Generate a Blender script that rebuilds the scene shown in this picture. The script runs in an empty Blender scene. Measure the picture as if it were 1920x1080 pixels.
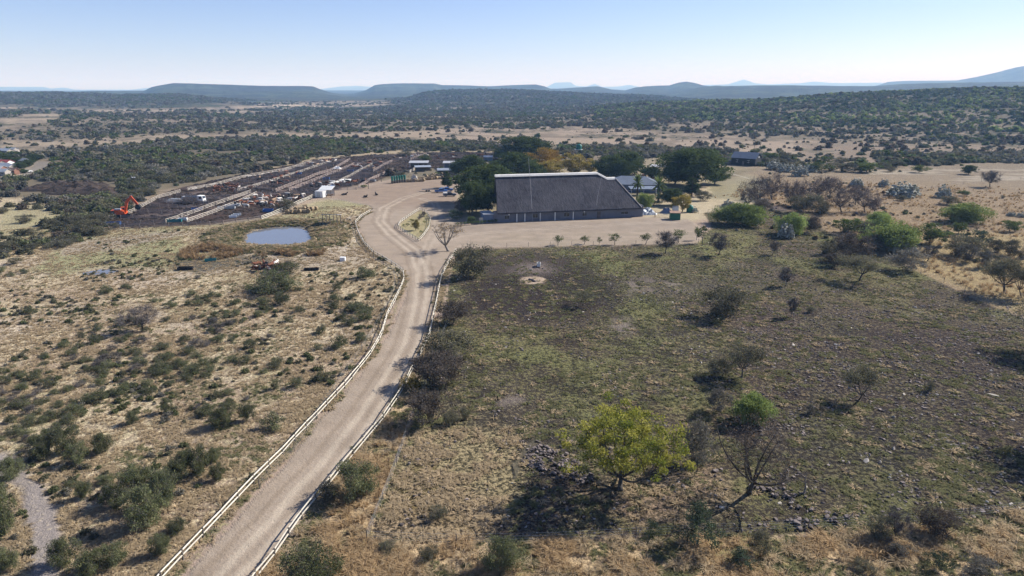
import bpy, math, random
import numpy as np
from mathutils import Vector, Matrix
R = math.radians
rng = np.random.default_rng(7)
random.seed(7)
scene = bpy.context.scene
COL = scene.collection

# ------------------------------------------------------------------ camera model
F, PITCH, CAMH = 1280.0, R(16.3), 42.0
cp, sp = math.cos(PITCH), math.sin(PITCH)
def ray(px, py):
    x = (px - 960) / F; y = (540 - py) / F
    return x, cp + y * sp, -sp + y * cp
def G(px, py, z=0.0):
    dx, dy, dz = ray(px, py); t = (z - CAMH) / dz
    return dx * t, dy * t
def proj(X, Y, Z):
    dz = Z - CAMH
    dep = Y * cp - dz * sp; up = Y * sp + dz * cp
    ok = dep > 1
    d = np.where(ok, dep, 1)
    return np.where(ok, 960 + F * X / d, -9999), np.where(ok, 540 - F * up / d, -9999)

# ------------------------------------------------------------------ noise
def _h(ix, iy, s):
    v = np.sin(ix * 127.1 + iy * 311.7 + s * 74.7) * 43758.5453
    return v - np.floor(v)
def vn(x, y, s=0):
    x = np.asarray(x, float); y = np.asarray(y, float)
    ix = np.floor(x); iy = np.floor(y); fx = x - ix; fy = y - iy
    fx = fx * fx * (3 - 2 * fx); fy = fy * fy * (3 - 2 * fy)
    a = _h(ix, iy, s); b = _h(ix + 1, iy, s); c = _h(ix, iy + 1, s); d = _h(ix + 1, iy + 1, s)
    return (a * (1 - fx) + b * fx) * (1 - fy) + (c * (1 - fx) + d * fx) * fy
def fbm(x, y, s=0, o=4):
    r = 0; a = 0.5; t = 0
    for i in range(o):
        r = r + a * vn(x * 2 ** i, y * 2 ** i, s + i * 17); t += a; a *= 0.55
    return r / t
def sst(a, b, x):
    t = np.clip((x - a) / (b - a), 0, 1); return t * t * (3 - 2 * t)
def sdist(px, py, poly):
    """signed distance to a polygon, positive inside"""
    P = np.array(poly, float); n = len(P)
    d = np.full(px.shape, 1e18); ins = np.zeros(px.shape, bool)
    for i in range(n):
        ax, ay = P[i]; bx, by = P[(i + 1) % n]
        ex, ey = bx - ax, by - ay
        t = np.clip(((px - ax) * ex + (py - ay) * ey) / (ex * ex + ey * ey + 1e-12), 0, 1)
        d = np.minimum(d, (px - ax - ex * t) ** 2 + (py - ay - ey * t) ** 2)
        c = ((ay > py) != (by > py)) & (px < (bx - ax) * (py - ay) / (by - ay + 1e-12) + ax)
        ins ^= c
    return np.where(ins, 1, -1) * np.sqrt(d)

# ------------------------------------------------------------------ terrain
RIDGES = [  # distance, width, [(px, py of the crest)], roughness
 (1300, .58, [(-400,216),(940,214),(1030,210),(1085,207),(1135,198),(1210,192),(1310,189),(1440,186),(1590,176),(1690,172),(1815,166),(1920,163),(2100,158),(2600,160)]),
 (2500, .45, [(-400,192),(560,192),(640,190),(700,188),(762,184),(780,179),(802,173),(850,170),(955,170),(1035,172),(1135,176),(1210,178),(1300,186),(1400,192),(2600,192)]),
 (2300, .33, [(-600,174),(0,177),(82,176),(225,181),(332,179),(375,184),(440,190),(480,193),(2600,193)]),
 (4200, .40, [(-600,168),(0,170),(125,174),(175,171),(270,171),(283,164),(300,160),(325,156),(362,157),(480,160),(587,161.5),(600,167),(622,174),(645,179),(680,180),(2600,180)]),
 (5200, .38, [(-600,179),(600,179),(640,178),(665,175),(687,168),(702,159),(720,157),(755,156),(815,157),(828,160),(880,161),(917,162),(960,160),(1005,158.5),(1020,162),(1032,167),(1045,167),(1090,164),(1120,162.5),(1147,168),(1172,170),(1192,164),(1210,162),(1255,160),(1272,155),(1287,153),(1300,155),(1318,160),(1400,168),(2600,172)]),
 (4300, .40, [(-600,182),(1200,182),(1262,175),(1310,164),(1340,160),(1440,160),(1640,162),(1690,159),(1815,154.5),(1920,153),(2100,150),(2600,155)]),
 (9000, .35, [(-600,172),(1600,170),(1647,160),(1665,154),(1702,152),(1795,151),(1830,145),(1865,137),(1890,130),(1910,125),(1925,123),(1990,122),(2060,130),(2300,150),(2600,160)]),
 (22000, .22, [(-600,160),(-60,162),(40,163),(82,163),(95,166),(120,164),(140,168),(240,169),(275,165),(300,163),(560,168),(600,167),(640,162),(672,161),(700,163),(740,168),(1025,163),(1040,155),(1070,154),(1080,161),(1100,162),(1115,157),(1130,163),(1160,162),(1180,159),(1200,163),(1365,158),(1395,148.5),(1415,156),(1440,158),(1500,156),(1525,153),(1560,156),(1650,155),(2600,160)]),
]
_rd = []
for D, w, prof in RIDGES:
    az, hh = [], []
    for px, py in prof:
        dx, dy, dz = ray(px, py); hr = math.hypot(dx, dy)
        az.append(math.atan2(dx, dy)); hh.append(CAMH + D * dz / hr)
    _rd.append((D, w, np.array(az), np.array(hh)))

POND = [(456,449),(462,436),(480,429),(510,425),(545,423),(572,425),(581,433),(584,447),(578,455),(555,460),(520,461),(480,460),(460,457)]
PONDW = np.array([G(a, b, 0) for a, b in POND])
def hgt(X, Y, full=True):
    X = np.asarray(X, float); Y = np.asarray(Y, float)
    r = np.hypot(X, Y); az = np.arctan2(X, Y)
    z = 0.35 * (fbm(X / 18, Y / 18, 3, 3) - .5)
    z = z + sst(500, 1500, r) * (1 - sst(9000, 12000, r)) * 14 * (fbm(X / 420, Y / 420, 9, 4) - .5)
    rz = np.zeros_like(r)
    for i, (D, w, A, H) in enumerate(_rd):
        t = (r - D * (1 - w)) / (D * w)
        up = sst(0, 1, t) ** 1.25
        if i in (3, 4): up = .56 * sst(0, .85, t) + .12 * sst(.6, .9, t) + .32 * sst(.87, .97, t)
        dn = 1 - sst(1.03, 1.35, r / D)
        Hh = np.interp(az, A, H)
        n = 1 + (fbm(X / (D * .05) , Y / (D * .05), 20 + i, 4) - .5) * .55 * (1 - np.clip(t, 0, 1) ** 3)
        gul = 1 - .16 * np.abs(fbm(az * 60, r / D * 2, 40 + i, 3) - .5) * 4 * np.sin(np.clip(t, 0, 1) * math.pi)
        rz = np.maximum(rz, np.where(r < D, up * n * gul, dn) * np.maximum(Hh, 0))
    z = z + rz
    # the pond basin and its bank
    m = (r < 400) & (r > 90) & (X < -40) & (X > -190)
    if np.any(m):
        d = np.full(r.shape, -99.); 
        d[m] = sdist(X[m], Y[m], PONDW) + 3.2 * (fbm(X[m] / 3, Y[m] / 3, 77, 3) - .5)
        z = np.where(d > -14, z * sst(0, 14, -d) + np.where(d > 0, -0.15 - .9 * sst(0, 3, d), .75 * sst(0, 4.5, -d) * (1 - sst(6, 14, -d)) - .15 * (1 - sst(0, 2, -d))), z)
    return z
def h1(x, y): return float(hgt(np.array([x]), np.array([y]))[0])
def P(px, py, dz=0.0):
    z = 0.
    for _ in range(4):
        x, y = G(px, py, z); z = h1(x, y)
    return Vector((x, y, z + dz))
def depth(p): return p[1] * cp - (p[2] - CAMH) * sp
def mpp(p): return depth(p) / F          # metres per photo pixel at p
def hpx(p, topy):
    """height of a thing standing at p whose top shows at photo row topy"""
    x = proj(np.array(p[0]), np.array(p[1]), np.array(p[2]))[0]
    dx, dy, dz = ray(float(x), topy)
    return CAMH + p[1] * dz / dy - p[2]

# ------------------------------------------------------------------ properties and mesh helpers
def tag(o, label=None, cat=None, group=None, kind=None):
    if label: o['label'] = label
    if cat: o['category'] = cat
    if group: o['group'] = group
    if kind: o['kind'] = kind
    return o
def empty(name, loc=(0, 0, 0), rz=0):
    o = bpy.data.objects.new(name, None); COL.objects.link(o)
    o.location = loc; o.rotation_euler = (0, 0, rz); o.empty_display_size = .5
    return o
def mesh_np(name, V, Fq, mat=None, smooth=False):
    """V (n,3); Fq (m,k) one polygon size"""
    me = bpy.data.meshes.new(name)
    V = np.asarray(V, np.float32); Fq = np.asarray(Fq, np.int32)
    me.vertices.add(len(V)); me.vertices.foreach_set('co', V.ravel())
    k = Fq.shape[1]
    me.loops.add(Fq.size); me.loops.foreach_set('vertex_index', Fq.ravel())
    me.polygons.add(len(Fq)); me.polygons.foreach_set('loop_start', np.arange(0, Fq.size, k, dtype=np.int32))
    try: me.polygons.foreach_set('loop_total', np.full(len(Fq), k, np.int32))
    except Exception: pass
    me.polygons.foreach_set('use_smooth', np.full(len(Fq), smooth, bool))
    me.update(calc_edges=True)
    if mat: me.materials.append(mat)
    return me
def link(name, me, parent=None, loc=None):
    o = bpy.data.objects.new(name, me); COL.objects.link(o)
    if parent: o.parent = parent
    if loc is not None: o.location = loc
    return o
class MB:
    def __init__(s): s.v = []; s.f = []
    def add(s, vs, fs):
        b = len(s.v); s.v += [tuple(v) for v in vs]; s.f += [tuple(b + i for i in f) for f in fs]; return s
    def box(s, c, d, rz=0, rx=0, ry=0):
        M = Matrix.Rotation(rz, 3, 'Z') @ Matrix.Rotation(ry, 3, 'Y') @ Matrix.Rotation(rx, 3, 'X')
        vs = [Vector(c) + M @ Vector((x * d[0] / 2, y * d[1] / 2, z * d[2] / 2)) for x, y, z in
              ((-1,-1,-1),(1,-1,-1),(1,1,-1),(-1,1,-1),(-1,-1,1),(1,-1,1),(1,1,1),(-1,1,1))]
        return s.add(vs, [(0,3,2,1),(4,5,6,7),(0,1,5,4),(1,2,6,5),(2,3,7,6),(3,0,4,7)])
    def tube(s, pts, rad, n=6, cap=True):
        pts = [Vector(p) for p in pts]
        if not hasattr(rad, '__len__'): rad = [rad] * len(pts)
        vs = []; u0 = None
        for i, p in enumerate(pts):
            t = (pts[min(i + 1, len(pts) - 1)] - pts[max(i - 1, 0)])
            t = t.normalized() if t.length > 1e-9 else Vector((0, 0, 1))
            if u0 is None: u0 = t.orthogonal().normalized()
            u = (u0 - t * u0.dot(t)); u = u.normalized() if u.length > 1e-6 else t.orthogonal().normalized(); u0 = u
            w = t.cross(u)
            for k in range(n):
                a = 2 * math.pi * k / n
                vs.append(p + (u * math.cos(a) + w * math.sin(a)) * rad[i])
        fs = []
        for i in range(len(pts) - 1):
            for k in range(n):
                k2 = (k + 1) % n
                fs.append((i * n + k, i * n + k2, (i + 1) * n + k2, (i + 1) * n + k))
        if cap and n > 2:
            fs.append(tuple(range(n - 1, -1, -1))); fs.append(tuple((len(pts) - 1) * n + k for k in range(n)))
        return s.add(vs, fs)
    def prism(s, prof, y0, y1, axis='y'):
        """profile in xz extruded along y"""
        n = len(prof)
        vs = [(x, y0, z) for x, z in prof] + [(x, y1, z) for x, z in prof]
        if axis == 'x': vs = [(v[1], v[0], v[2]) for v in vs]
        fs = [tuple(range(n)), tuple(range(2 * n - 1, n - 1, -1))] + [(i, i + n, (i + 1) % n + n, (i + 1) % n) for i in range(n)]
        return s.add(vs, fs)
    def mesh(s, name, mat, smooth=False):
        me = bpy.data.meshes.new(name); me.from_pydata(s.v, [], s.f)
        if mat: me.materials.append(mat)
        if smooth: me.polygons.foreach_set('use_smooth', [True] * len(me.polygons))
        me.update(); return me
    def build(s, name, mat, parent=None, smooth=False, loc=None):
        return link(name, s.mesh(name, mat, smooth), parent, loc)
def fixn(me):
    import bmesh
    b = bmesh.new(); b.from_mesh(me); bmesh.ops.recalc_face_normals(b, faces=b.faces); b.to_mesh(me); b.free(); return me
def copy_tree(o, name=None):
    c = o.copy(); COL.objects.link(c)
    if name: c.name = name
    for ch in o.children:
        d = ch.copy(); COL.objects.link(d); d.parent = c
        for g in ch.children:
            e = g.copy(); COL.objects.link(e); e.parent = d
    return c

# ------------------------------------------------------------------ materials
def newmat(name):
    m = bpy.data.materials.new(name); m.use_nodes = True
    nt = m.node_tree; nt.nodes.clear()
    out = nt.nodes.new('ShaderNodeOutputMaterial')
    return m, nt, out
def mixc(nt, fac, a, b, mode='MIX'):
    n = nt.nodes.new('ShaderNodeMix'); n.data_type = 'RGBA'; n.blend_type = mode
    for sock, v in ((n.inputs[0], fac), (n.inputs[6], a), (n.inputs[7], b)):
        if hasattr(v, 'links'): nt.links.new(v, sock)
        elif hasattr(v, '__len__'): sock.default_value = (*v[:3], 1)
        else: sock.default_value = v
    return n.outputs[2]
def noise(nt, co, scale, det=3, rough=.55, dist=0.):
    n = nt.nodes.new('ShaderNodeTexNoise'); n.inputs['Scale'].default_value = scale
    n.inputs['Detail'].default_value = det; n.inputs['Roughness'].default_value = rough; n.inputs['Distortion'].default_value = dist
    nt.links.new(co, n.inputs['Vector']); return n.outputs[0]
def mrange(nt, v, a, b, c=0., d=1.):
    n = nt.nodes.new('ShaderNodeMapRange'); n.clamp = True
    for i, x in enumerate((v, a, b, c, d)):
        if hasattr(x, 'links'): nt.links.new(x, n.inputs[i])
        else: n.inputs[i].default_value = x
    return n.outputs[0]
def mth(nt, op, a, b=0.):
    n = nt.nodes.new('ShaderNodeMath'); n.operation = op
    for i, x in enumerate((a, b)):
        if hasattr(x, 'links'): nt.links.new(x, n.inputs[i])
        else: n.inputs[i].default_value = x
    return n.outputs[0]
def simple(name, col, rough=.7, var=.25, scale=1.5, metal=0., bump=0., col2=None, spec=.3, det=4, rnd=.12):
    m, nt, out = newmat(name)
    b = nt.nodes.new('ShaderNodeBsdfPrincipled'); nt.links.new(b.outputs[0], out.inputs[0])
    tc = nt.nodes.new('ShaderNodeTexCoord').outputs['Object']
    n = noise(nt, tc, scale, det, .65)
    c2 = col2 if col2 else tuple(max(0, x * (1 - 1.6 * var)) for x in col)
    c1 = col if col2 else tuple(x * (1 + var * .5) for x in col)
    c = mixc(nt, mrange(nt, n, .3, .7), c1, c2)
    oi = nt.nodes.new('ShaderNodeObjectInfo')
    c = mixc(nt, 1., c, mrange(nt, oi.outputs['Random'], 0, 1, 1 - rnd, 1 + rnd), 'MULTIPLY')
    c = mixc(nt, 1., c, (.86, .86, .86), 'MULTIPLY'); nt.links.new(c, b.inputs['Base Color'])
    b.inputs['Roughness'].default_value = rough; b.inputs['Metallic'].default_value = metal
    b.inputs['Specular IOR Level'].default_value = spec
    if bump:
        bp = nt.nodes.new('ShaderNodeBump'); bp.inputs['Distance'].default_value = bump
        nt.links.new(noise(nt, tc, scale * 4, 4, .7), bp.inputs['Height']); nt.links.new(bp.outputs[0], b.inputs['Normal'])
    return m
def leafmat(name, c1, c2, trans=.25, rnd=.3, nscale=.6):
    """foliage: diffuse + translucent, hue varied by the clump (tint), by a soft noise and by the plant"""
    m, nt, out = newmat(name)
    tc = nt.nodes.new('ShaderNodeTexCoord').outputs['Object']
    at = nt.nodes.new('ShaderNodeAttribute'); at.attribute_name = 'tint'
    n = noise(nt, tc, nscale, 2)
    f = mrange(nt, mth(nt, 'ADD', mth(nt, 'MULTIPLY', n, .8), mth(nt, 'MULTIPLY', at.outputs['Fac'], .6)), .3, 1.1)
    c = mixc(nt, f, c1, c2)
    oi = nt.nodes.new('ShaderNodeObjectInfo')
    k = mrange(nt, oi.outputs['Random'], 0, 1, 1 - rnd, 1 + rnd)
    c = mixc(nt, 1., c, k, 'MULTIPLY')
    c = mixc(nt, 1., c, (.84, .84, .84), 'MULTIPLY'); d = nt.nodes.new('ShaderNodeBsdfDiffuse'); t = nt.nodes.new('ShaderNodeBsdfTranslucent')
    nt.links.new(c, d.inputs[0]); nt.links.new(c, t.inputs[0])
    ms = nt.nodes.new('ShaderNodeMixShader'); ms.inputs[0].default_value = trans
    nt.links.new(d.outputs[0], ms.inputs[1]); nt.links.new(t.outputs[0], ms.inputs[2]); nt.links.new(ms.outputs[0], out.inputs[0])
    return m
M = {}
M['bark'] = simple('bark', (.10, .085, .07), .9, .3, 3, bump=.03)
M['bark_pale'] = simple('bark_pale', (.26, .23, .2), .9, .3, 3)
M['twig'] = simple('twig', (.15, .13, .12), .9, .3, 1, rnd=.2)
M['twig_dark'] = simple('twig_dark', (.085, .07, .06), .9, .3, 1)
M['twig_red'] = simple('twig_red', (.15, .12, .11), .9, .3, 1, rnd=.2)
M['leaf_thorn'] = leafmat('leaf_thorn', (.10, .10, .062), (.205, .195, .12), .38)
M['leaf_grey'] = leafmat('leaf_grey', (.14, .135, .11), (.26, .245, .20), .3)
M['leaf_brown'] = leafmat('leaf_brown', (.10, .08, .06), (.18, .145, .11), .3)
M['leaf_dark'] = leafmat('leaf_dark', (.028, .048, .018), (.105, .135, .045), .3)
M['leaf_mid'] = leafmat('leaf_mid', (.06, .09, .028), (.16, .20, .065), .35)
M['leaf_lime'] = leafmat('leaf_lime', (.13, .18, .05), (.33, .40, .13), .35)
M['leaf_hero'] = leafmat('leaf_hero', (.11, .16, .022), (.50, .46, .10), .4, .05, .45)
M['leaf_dry'] = leafmat('leaf_dry', (.26, .17, .10), (.48, .34, .22), .3)
M['leaf_gold'] = leafmat('leaf_gold', (.20, .12, .025), (.38, .25, .06), .3)
M['leaf_yellow'] = leafmat('leaf_yellow', (.20, .17, .04), (.38, .30, .09), .3)
M['leaf_bush'] = leafmat('leaf_bush', (.085, .105, .048), (.205, .215, .105), .35)
M['leaf_blue'] = leafmat('leaf_blue', (.06, .085, .05), (.12, .15, .09), .2)
M['cactus'] = simple('cactus', (.13, .15, .10), .8, .35, 2.2, col2=(.56, .55, .47), det=2)
M['straw'] = leafmat('straw', (.35, .265, .155), (.58, .46, .30), .3, .25)
M['gold_grass'] = leafmat('gold_grass', (.32, .215, .11), (.62, .46, .27), .3, .25)
M['olive_grass'] = leafmat('olive_grass', (.082, .090, .042), (.255, .24, .12), .25, .3)
M['reed'] = leafmat('reed', (.22, .14, .07), (.42, .30, .17), .25, .25)
M['stone'] = simple('stone', (.20, .165, .15), .9, .4, 1.2, bump=.05, rnd=.5)
M['stone_pale'] = simple('stone_pale', (.5, .45, .38), .9, .25, 1.2, rnd=.25)
M['rail'] = simple('rail', (.78, .74, .62), .7, .12, .9, col2=(.58, .53, .43))
M['post'] = simple('post', (.16, .14, .12), .9, .3, 2)
M['wood'] = simple('wood', (.58, .52, .44), .85, .1, .6)
M['wood_dark'] = simple('wood_dark', (.17, .14, .125), .9, .3, 1.5)
M['wood_pink'] = simple('wood_pink', (.55, .43, .38), .85, .3, 1.0)
M['mast'] = simple('mast', (.42, .42, .44), .6, .1, 1)
M['white'] = simple('white_paint', (.78, .78, .76), .5, .08, 1)
M['steel_roof'] = simple('steel_roof', (.50, .50, .50), .45, .12, .5, metal=.2)
M['rusty'] = simple('rusty_sheet', (.38, .24, .17), .8, .3, .8)
M['galv'] = simple('galvanised', (.45, .48, .5), .4, .15, .8, metal=.4)
M['blue_roof'] = simple('blue_grey_roof', (.17, .20, .25), .5, .12, .5)
M['black_wall'] = simple('black_timber', (.016, .017, .02), .8, .2, 1)
M['wall_blue'] = simple('blue_grey_wall', (.15, .19, .27), .8, .12, .6)
M['wall_hall'] = simple('hall_plaster', (.19, .195, .23), .9, .12, .6)
M['brick'] = simple('brick', (.30, .16, .11), .9, .2, 1)
M['red_roof'] = simple('red_roof', (.30, .06, .055), .6, .2, .5)
M['green_tank'] = simple('green_plastic', (.012, .16, .115), .45, .12, 1)
M['green_box'] = simple('green_container_paint', (.03, .17, .10), .6, .2, .8)
M['black'] = simple('black_rubber', (.012, .012, .013), .8, .2, 2)
M['glass'] = simple('dark_glass', (.02, .025, .03), .1, .1, 1, spec=.6)
M['orange'] = simple('orange_paint', (.80, .12, .03), .45, .12, .8)
M['blue_paint'] = simple('blue_paint', (.05, .15, .42), .35, .1, .8)
M['navy'] = simple('navy_paint', (.02, .035, .07), .35, .1, .8)
M['grey_paint'] = simple('grey_paint', (.35, .37, .40), .5, .15, .8)
M['teal'] = simple('teal_paint', (.03, .22, .22), .5, .15, .8)
M['yellow'] = simple('yellow_paint', (.6, .42, .05), .5, .15, .8)
M['hay'] = simple('hay', (.36, .27, .16), .95, .35, 4, bump=.05, rnd=.2)
M['concrete'] = simple('concrete', (.42, .38, .34), .9, .2, .8)
M['dung'] = simple('dung', (.055, .038, .029), .95, .35, .8, bump=.2)
M['cow_red'] = simple('cow_red', (.19, .07, .035), .8, .35, 1.1, rnd=.3)
M['cow_black'] = simple('cow_black', (.014, .012, .012), .75, .2, 1)
M['cow_white'] = simple('cow_white', (.66, .62, .56), .8, .12, 1.2)
M['cow_tan'] = simple('cow_tan', (.40, .27, .17), .8, .3, 1.1, rnd=.25)
M['cow_pied'] = simple('cow_pied', (.66, .62, .56), .8, .1, 1.0, col2=(.12, .045, .025), det=1)
M['horn'] = simple('horn', (.5, .45, .38), .6, .2, 3)

def thatchmat():
    m, nt, out = newmat('thatch')
    b = nt.nodes.new('ShaderNodeBsdfPrincipled'); nt.links.new(b.outputs[0], out.inputs[0]); b.inputs['Roughness'].default_value = .95
    b.inputs['Specular IOR Level'].default_value = .1
    tc = nt.nodes.new('ShaderNodeTexCoord').outputs['Object']
    mp = nt.nodes.new('ShaderNodeMapping'); mp.inputs['Scale'].default_value = (1, .35, .35); nt.links.new(tc, mp.inputs[0])
    n = noise(nt, mp.outputs[0], 1.6, 6, .75)
    mp2 = nt.nodes.new('ShaderNodeMapping'); mp2.inputs['Scale'].default_value = (.16, .8, .8); nt.links.new(tc, mp2.inputs[0])
    n2 = noise(nt, mp2.outputs[0], 1.1, 4, .6)
    n3 = noise(nt, tc, .18, 3, .6)
    c = mixc(nt, mrange(nt, n, .3, .72), (.021, .021, .027), (.086, .083, .096))
    c = mixc(nt, mrange(nt, n2, .35, .7, .0, .45), c, (.036, .034, .042))
    c = mixc(nt, mrange(nt, n3, .4, .7, 0, .45), c, (.10, .097, .104))
    nt.links.new(c, b.inputs['Base Color'])
    bp = nt.nodes.new('ShaderNodeBump'); bp.inputs['Distance'].default_value = .25
    nt.links.new(n, bp.inputs['Height']); nt.links.new(bp.outputs[0], b.inputs['Normal'])
    return m
M['thatch'] = thatchmat()
M['cap'] = simple('ridge_cap', (.80, .77, .70), .8, .12, .7)
# ------------------------------------------------------------------ ground: one polar height field, split into ground / roads / hills
azf = np.radians(np.arange(-46, 46.01, .145))
azc = np.radians(np.concatenate([np.arange(-176, -48, 4.), np.array([-48, -47])]))
AZ = np.concatenate([azc, azf, -azc[::-1]])
AZ = np.append(AZ, R(180.)) ; AZ = np.unique(np.round(AZ, 6))
rr = [1.0, 6, 15, 25, 34, 40, 44]
while rr[-1] < 650: rr.append(rr[-1] * 1.0058)
while rr[-1] < 31000: rr.append(rr[-1] * 1.0125)
RR = np.array(rr)
nA, nR = len(AZ), len(RR)
A2, R2 = np.meshgrid(AZ, RR)             # (nR, nA)
X = (R2 * np.sin(A2)).ravel(); Y = (R2 * np.cos(A2)).ravel()
Z = hgt(X, Y)
PX, PY = proj(X, Y, Z)
rad = np.hypot(X, Y)
wx = (fbm(X / 6, Y / 6, 60, 4) - .5); wy = (fbm(X / 6, Y / 6, 61, 4) - .5)
mp = np.clip(F / np.maximum(rad, 40), .05, 40)       # pixels per metre across
SA = np.zeros((len(X), 3)); SB = np.zeros((len(X), 3)); DN = np.zeros(len(X)); FS = np.zeros(len(X)); BP = np.full(len(X), .5)
def lerp(a, b, m): return a * (1 - m[:, None]) + np.array(b)[None, :] * m[:, None]
def paint(m, a=None, b=None, d=None, fs=None, bp=None):
    global SA, SB, DN, FS, BP
    if a is not None: SA = lerp(SA, a, m)
    if b is not None: SB = lerp(SB, b, m)
    if d is not None: DN = DN * (1 - m) + d * m
    if fs is not None: FS = FS * (1 - m) + fs * m
    if bp is not None: BP = BP * (1 - m) + bp * m
def zone(poly, soft=4, warp=2.0, k=1.):
    """soft-edged mask of a photo-space polygon (warp in metres breaks the edge up)"""
    P_ = np.array(poly, float)
    x0, y0 = P_.min(0) - 30; x1, y1 = P_.max(0) + 30
    sel = (PX > x0) & (PX < x1) & (PY > y0) & (PY < y1)
    m = np.zeros(len(X))
    s = np.where(sel)[0]
    if len(s):
        sc = mp[s]
        fy = np.clip(CAMH / np.maximum(rad[s], 1), .02, 1)
        qx = PX[s] + wx[s] * warp * 2 * sc; qy = PY[s] + wy[s] * warp * 2 * sc * fy
        m[s] = sst(-soft, soft, sdist(qx, qy, poly))
    return m * k
def N(s, sc, o=4): return fbm(X / sc, Y / sc, s, o)
# far plain
paint(np.ones(len(X)), (.40, .305, .235), (.33, .27, .18), .35, 0., .4)
# dry strips / scrubby patches, all over the middle distance
paint(sst(.42, .6, N(1, 70)) * (rad > 330), (.25, .195, .145), (.17, .15, .095), .6, .45)
paint(sst(.5, .62, N(2, 25)) * .6 * (rad > 330), (.33, .22, .16))
# hill bush cover
hz = sst(6, 22, Z) * (rad > 600)
paint(hz, (.20, .15, .11), (.10, .105, .06), .6, .9)
paint(hz * sst(.52, .68, N(5, 160)) * .9, (.34, .22, .17), fs=.5)
paint(sst(1500, 1800, rad), (.28, .21, .165), (.11, .11, .07), .6, .85)
paint(sst(1500, 1800, rad) * sst(.55, .66, N(6, 330)) , (.36, .25, .19), fs=.35)
# pale valley fields
for pl, c in (([(0,198),(60,201),(130,203),(260,207),(330,205),(480,198),(560,196),(560,205),(480,209),(300,212),(100,208),(0,205)], (.62,.47,.38)),
              ([(480,193),(560,192),(640,190),(735,189),(720,196),(600,203),(480,206)], (.66,.52,.42)),
              ([(0,222),(60,213),(130,212),(90,228),(0,240)], (.5,.4,.28)),
              ([(0,262),(100,262),(330,252),(520,250),(480,262),(200,270),(60,282),(0,285)], (.50,.385,.27)),
              ([(330,254),(640,246),(900,243),(1080,250),(1000,262),(820,268),(640,256),(480,262)], (.50,.375,.27)),
              ([(800,240),(1100,236),(1250,250),(1500,262),(1700,276),(1920,262),(1920,300),(1600,290),(1440,296),(1250,285),(1100,276),(940,268),(830,262)], (.50,.36,.29)),
              ([(1500,268),(1920,268),(1920,310),(1500,300)], (.40,.27,.21)),):
    paint(zone(pl, 4, 14) * sst(.38, .52, N(11, 30)), c, (.42, .31, .20), .35, .05)
# left thicket ground
paint(zone([(-60,288),(120,290),(330,262),(640,262),(900,268),(930,285),(760,287),(590,298),(440,325),(340,350),(240,388),(190,410),(150,400),(0,370),(-60,370)], 6, 8), (.22,.17,.125), (.16,.145,.08), .5, .1)
paint(zone([(640,288),(760,281),(930,283),(930,290),(760,292),(600,303),(520,322),(470,325),(560,300)], 3, 2), (.46,.35,.2), (.44,.34,.19), .5, 0.)
# left pasture
LP = [(-200,370),(60,372),(180,395),(190,425),(400,422),(500,410),(600,375),(690,355),(700,395),(665,420),(672,440),(700,472),(756,505),(745,545),(720,605),(640,722),(500,872),(280,1100),(100,1300),(-800,1300),(-800,700)]
lp = zone(LP, 5, .6)
paint(lp, (.325,.25,.165), (.62,.505,.31), .50, 0., .9)
paint(lp * sst(.45, .62, N(21, 14)) * .85, (.31,.225,.15), d=.36)
paint(lp * sst(.56, .7, N(22, 9)) * .6, (.29,.235,.135), (.40,.35,.18))
paint(lp * sst(.6, .75, N(23, 20)) * .8, (.44,.35,.25), (.66,.55,.38), .35)
# greener bands near the feedlot and the swamp
for pl, k in (([(150,440),(260,435),(340,430),(345,465),(440,480),(440,500),(330,505),(210,500),(100,520),(60,505)], .9),
              ([(195,424),(400,420),(480,410),(600,395),(640,420),(470,425),(330,435),(200,432)], .6),
              ([(440,420),(620,395),(660,420),(650,440),(600,450),(590,425),(460,430)], .6),
              ([(0,380),(80,385),(200,405),(160,440),(60,455),(0,450)], .6), ([(560,385),(640,372),(740,360),(745,375),(660,392),(600,400)], .7)):
    paint(zone(pl, 8, 3, k), (.23,.20,.11), (.30,.29,.14), .55)
paint(zone([(330,490),(450,480),(600,478),(560,492),(440,500),(370,512),(320,506)], 4, 1.2, .9), (.10,.085,.07), (.22,.21,.11), .3)
paint(zone([(480,470),(620,465),(700,480),(690,500),(600,505),(520,500)], 8, 2, .8), (.40,.32,.23), (.5,.42,.28), .35)
paint(zone([(120,455),(240,440),(340,432),(345,440),(230,465),(120,480)], 5, 2, .7), (.36,.28,.23), (.46,.38,.27), .4)
# lower left sandy gully
paint(zone([(-40,835),(18,850),(70,905),(112,950),(118,1010),(110,1100),(60,1100),(55,1000),(35,920),(-40,880)], 12, .9, .9), (.26,.225,.20), (.36,.30,.23), .3, 0., .35)
# far bare right plain
RP = [(1330,330),(1440,308),(1600,312),(1760,305),(1920,305),(2200,300),(2200,640),(1980,620),(1830,560),(1700,500),(1560,440),(1500,400),(1440,380),(1330,372)]
rp = zone(RP, 5, 2)
paint(rp, (.36,.245,.16), (.52,.375,.24), .5, 0., .7)
paint(rp * sst(.5, .62, N(31, 22)) , (.40,.26,.16), (.55,.42,.3), .45)
paint(zone([(1600,320),(1800,312),(2000,312),(2000,345),(1800,345),(1650,335)], 5, 6) * sst(.5, .56, fbm(X/40, Y/9, 33)), (.62,.52,.42), (.6,.5,.4), .2)
paint(zone([(1600,445),(1720,430),(1920,440),(1980,620),(1850,560),(1740,515)], 8, 3), (.36,.25,.145), (.58,.43,.24), .6)
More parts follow.
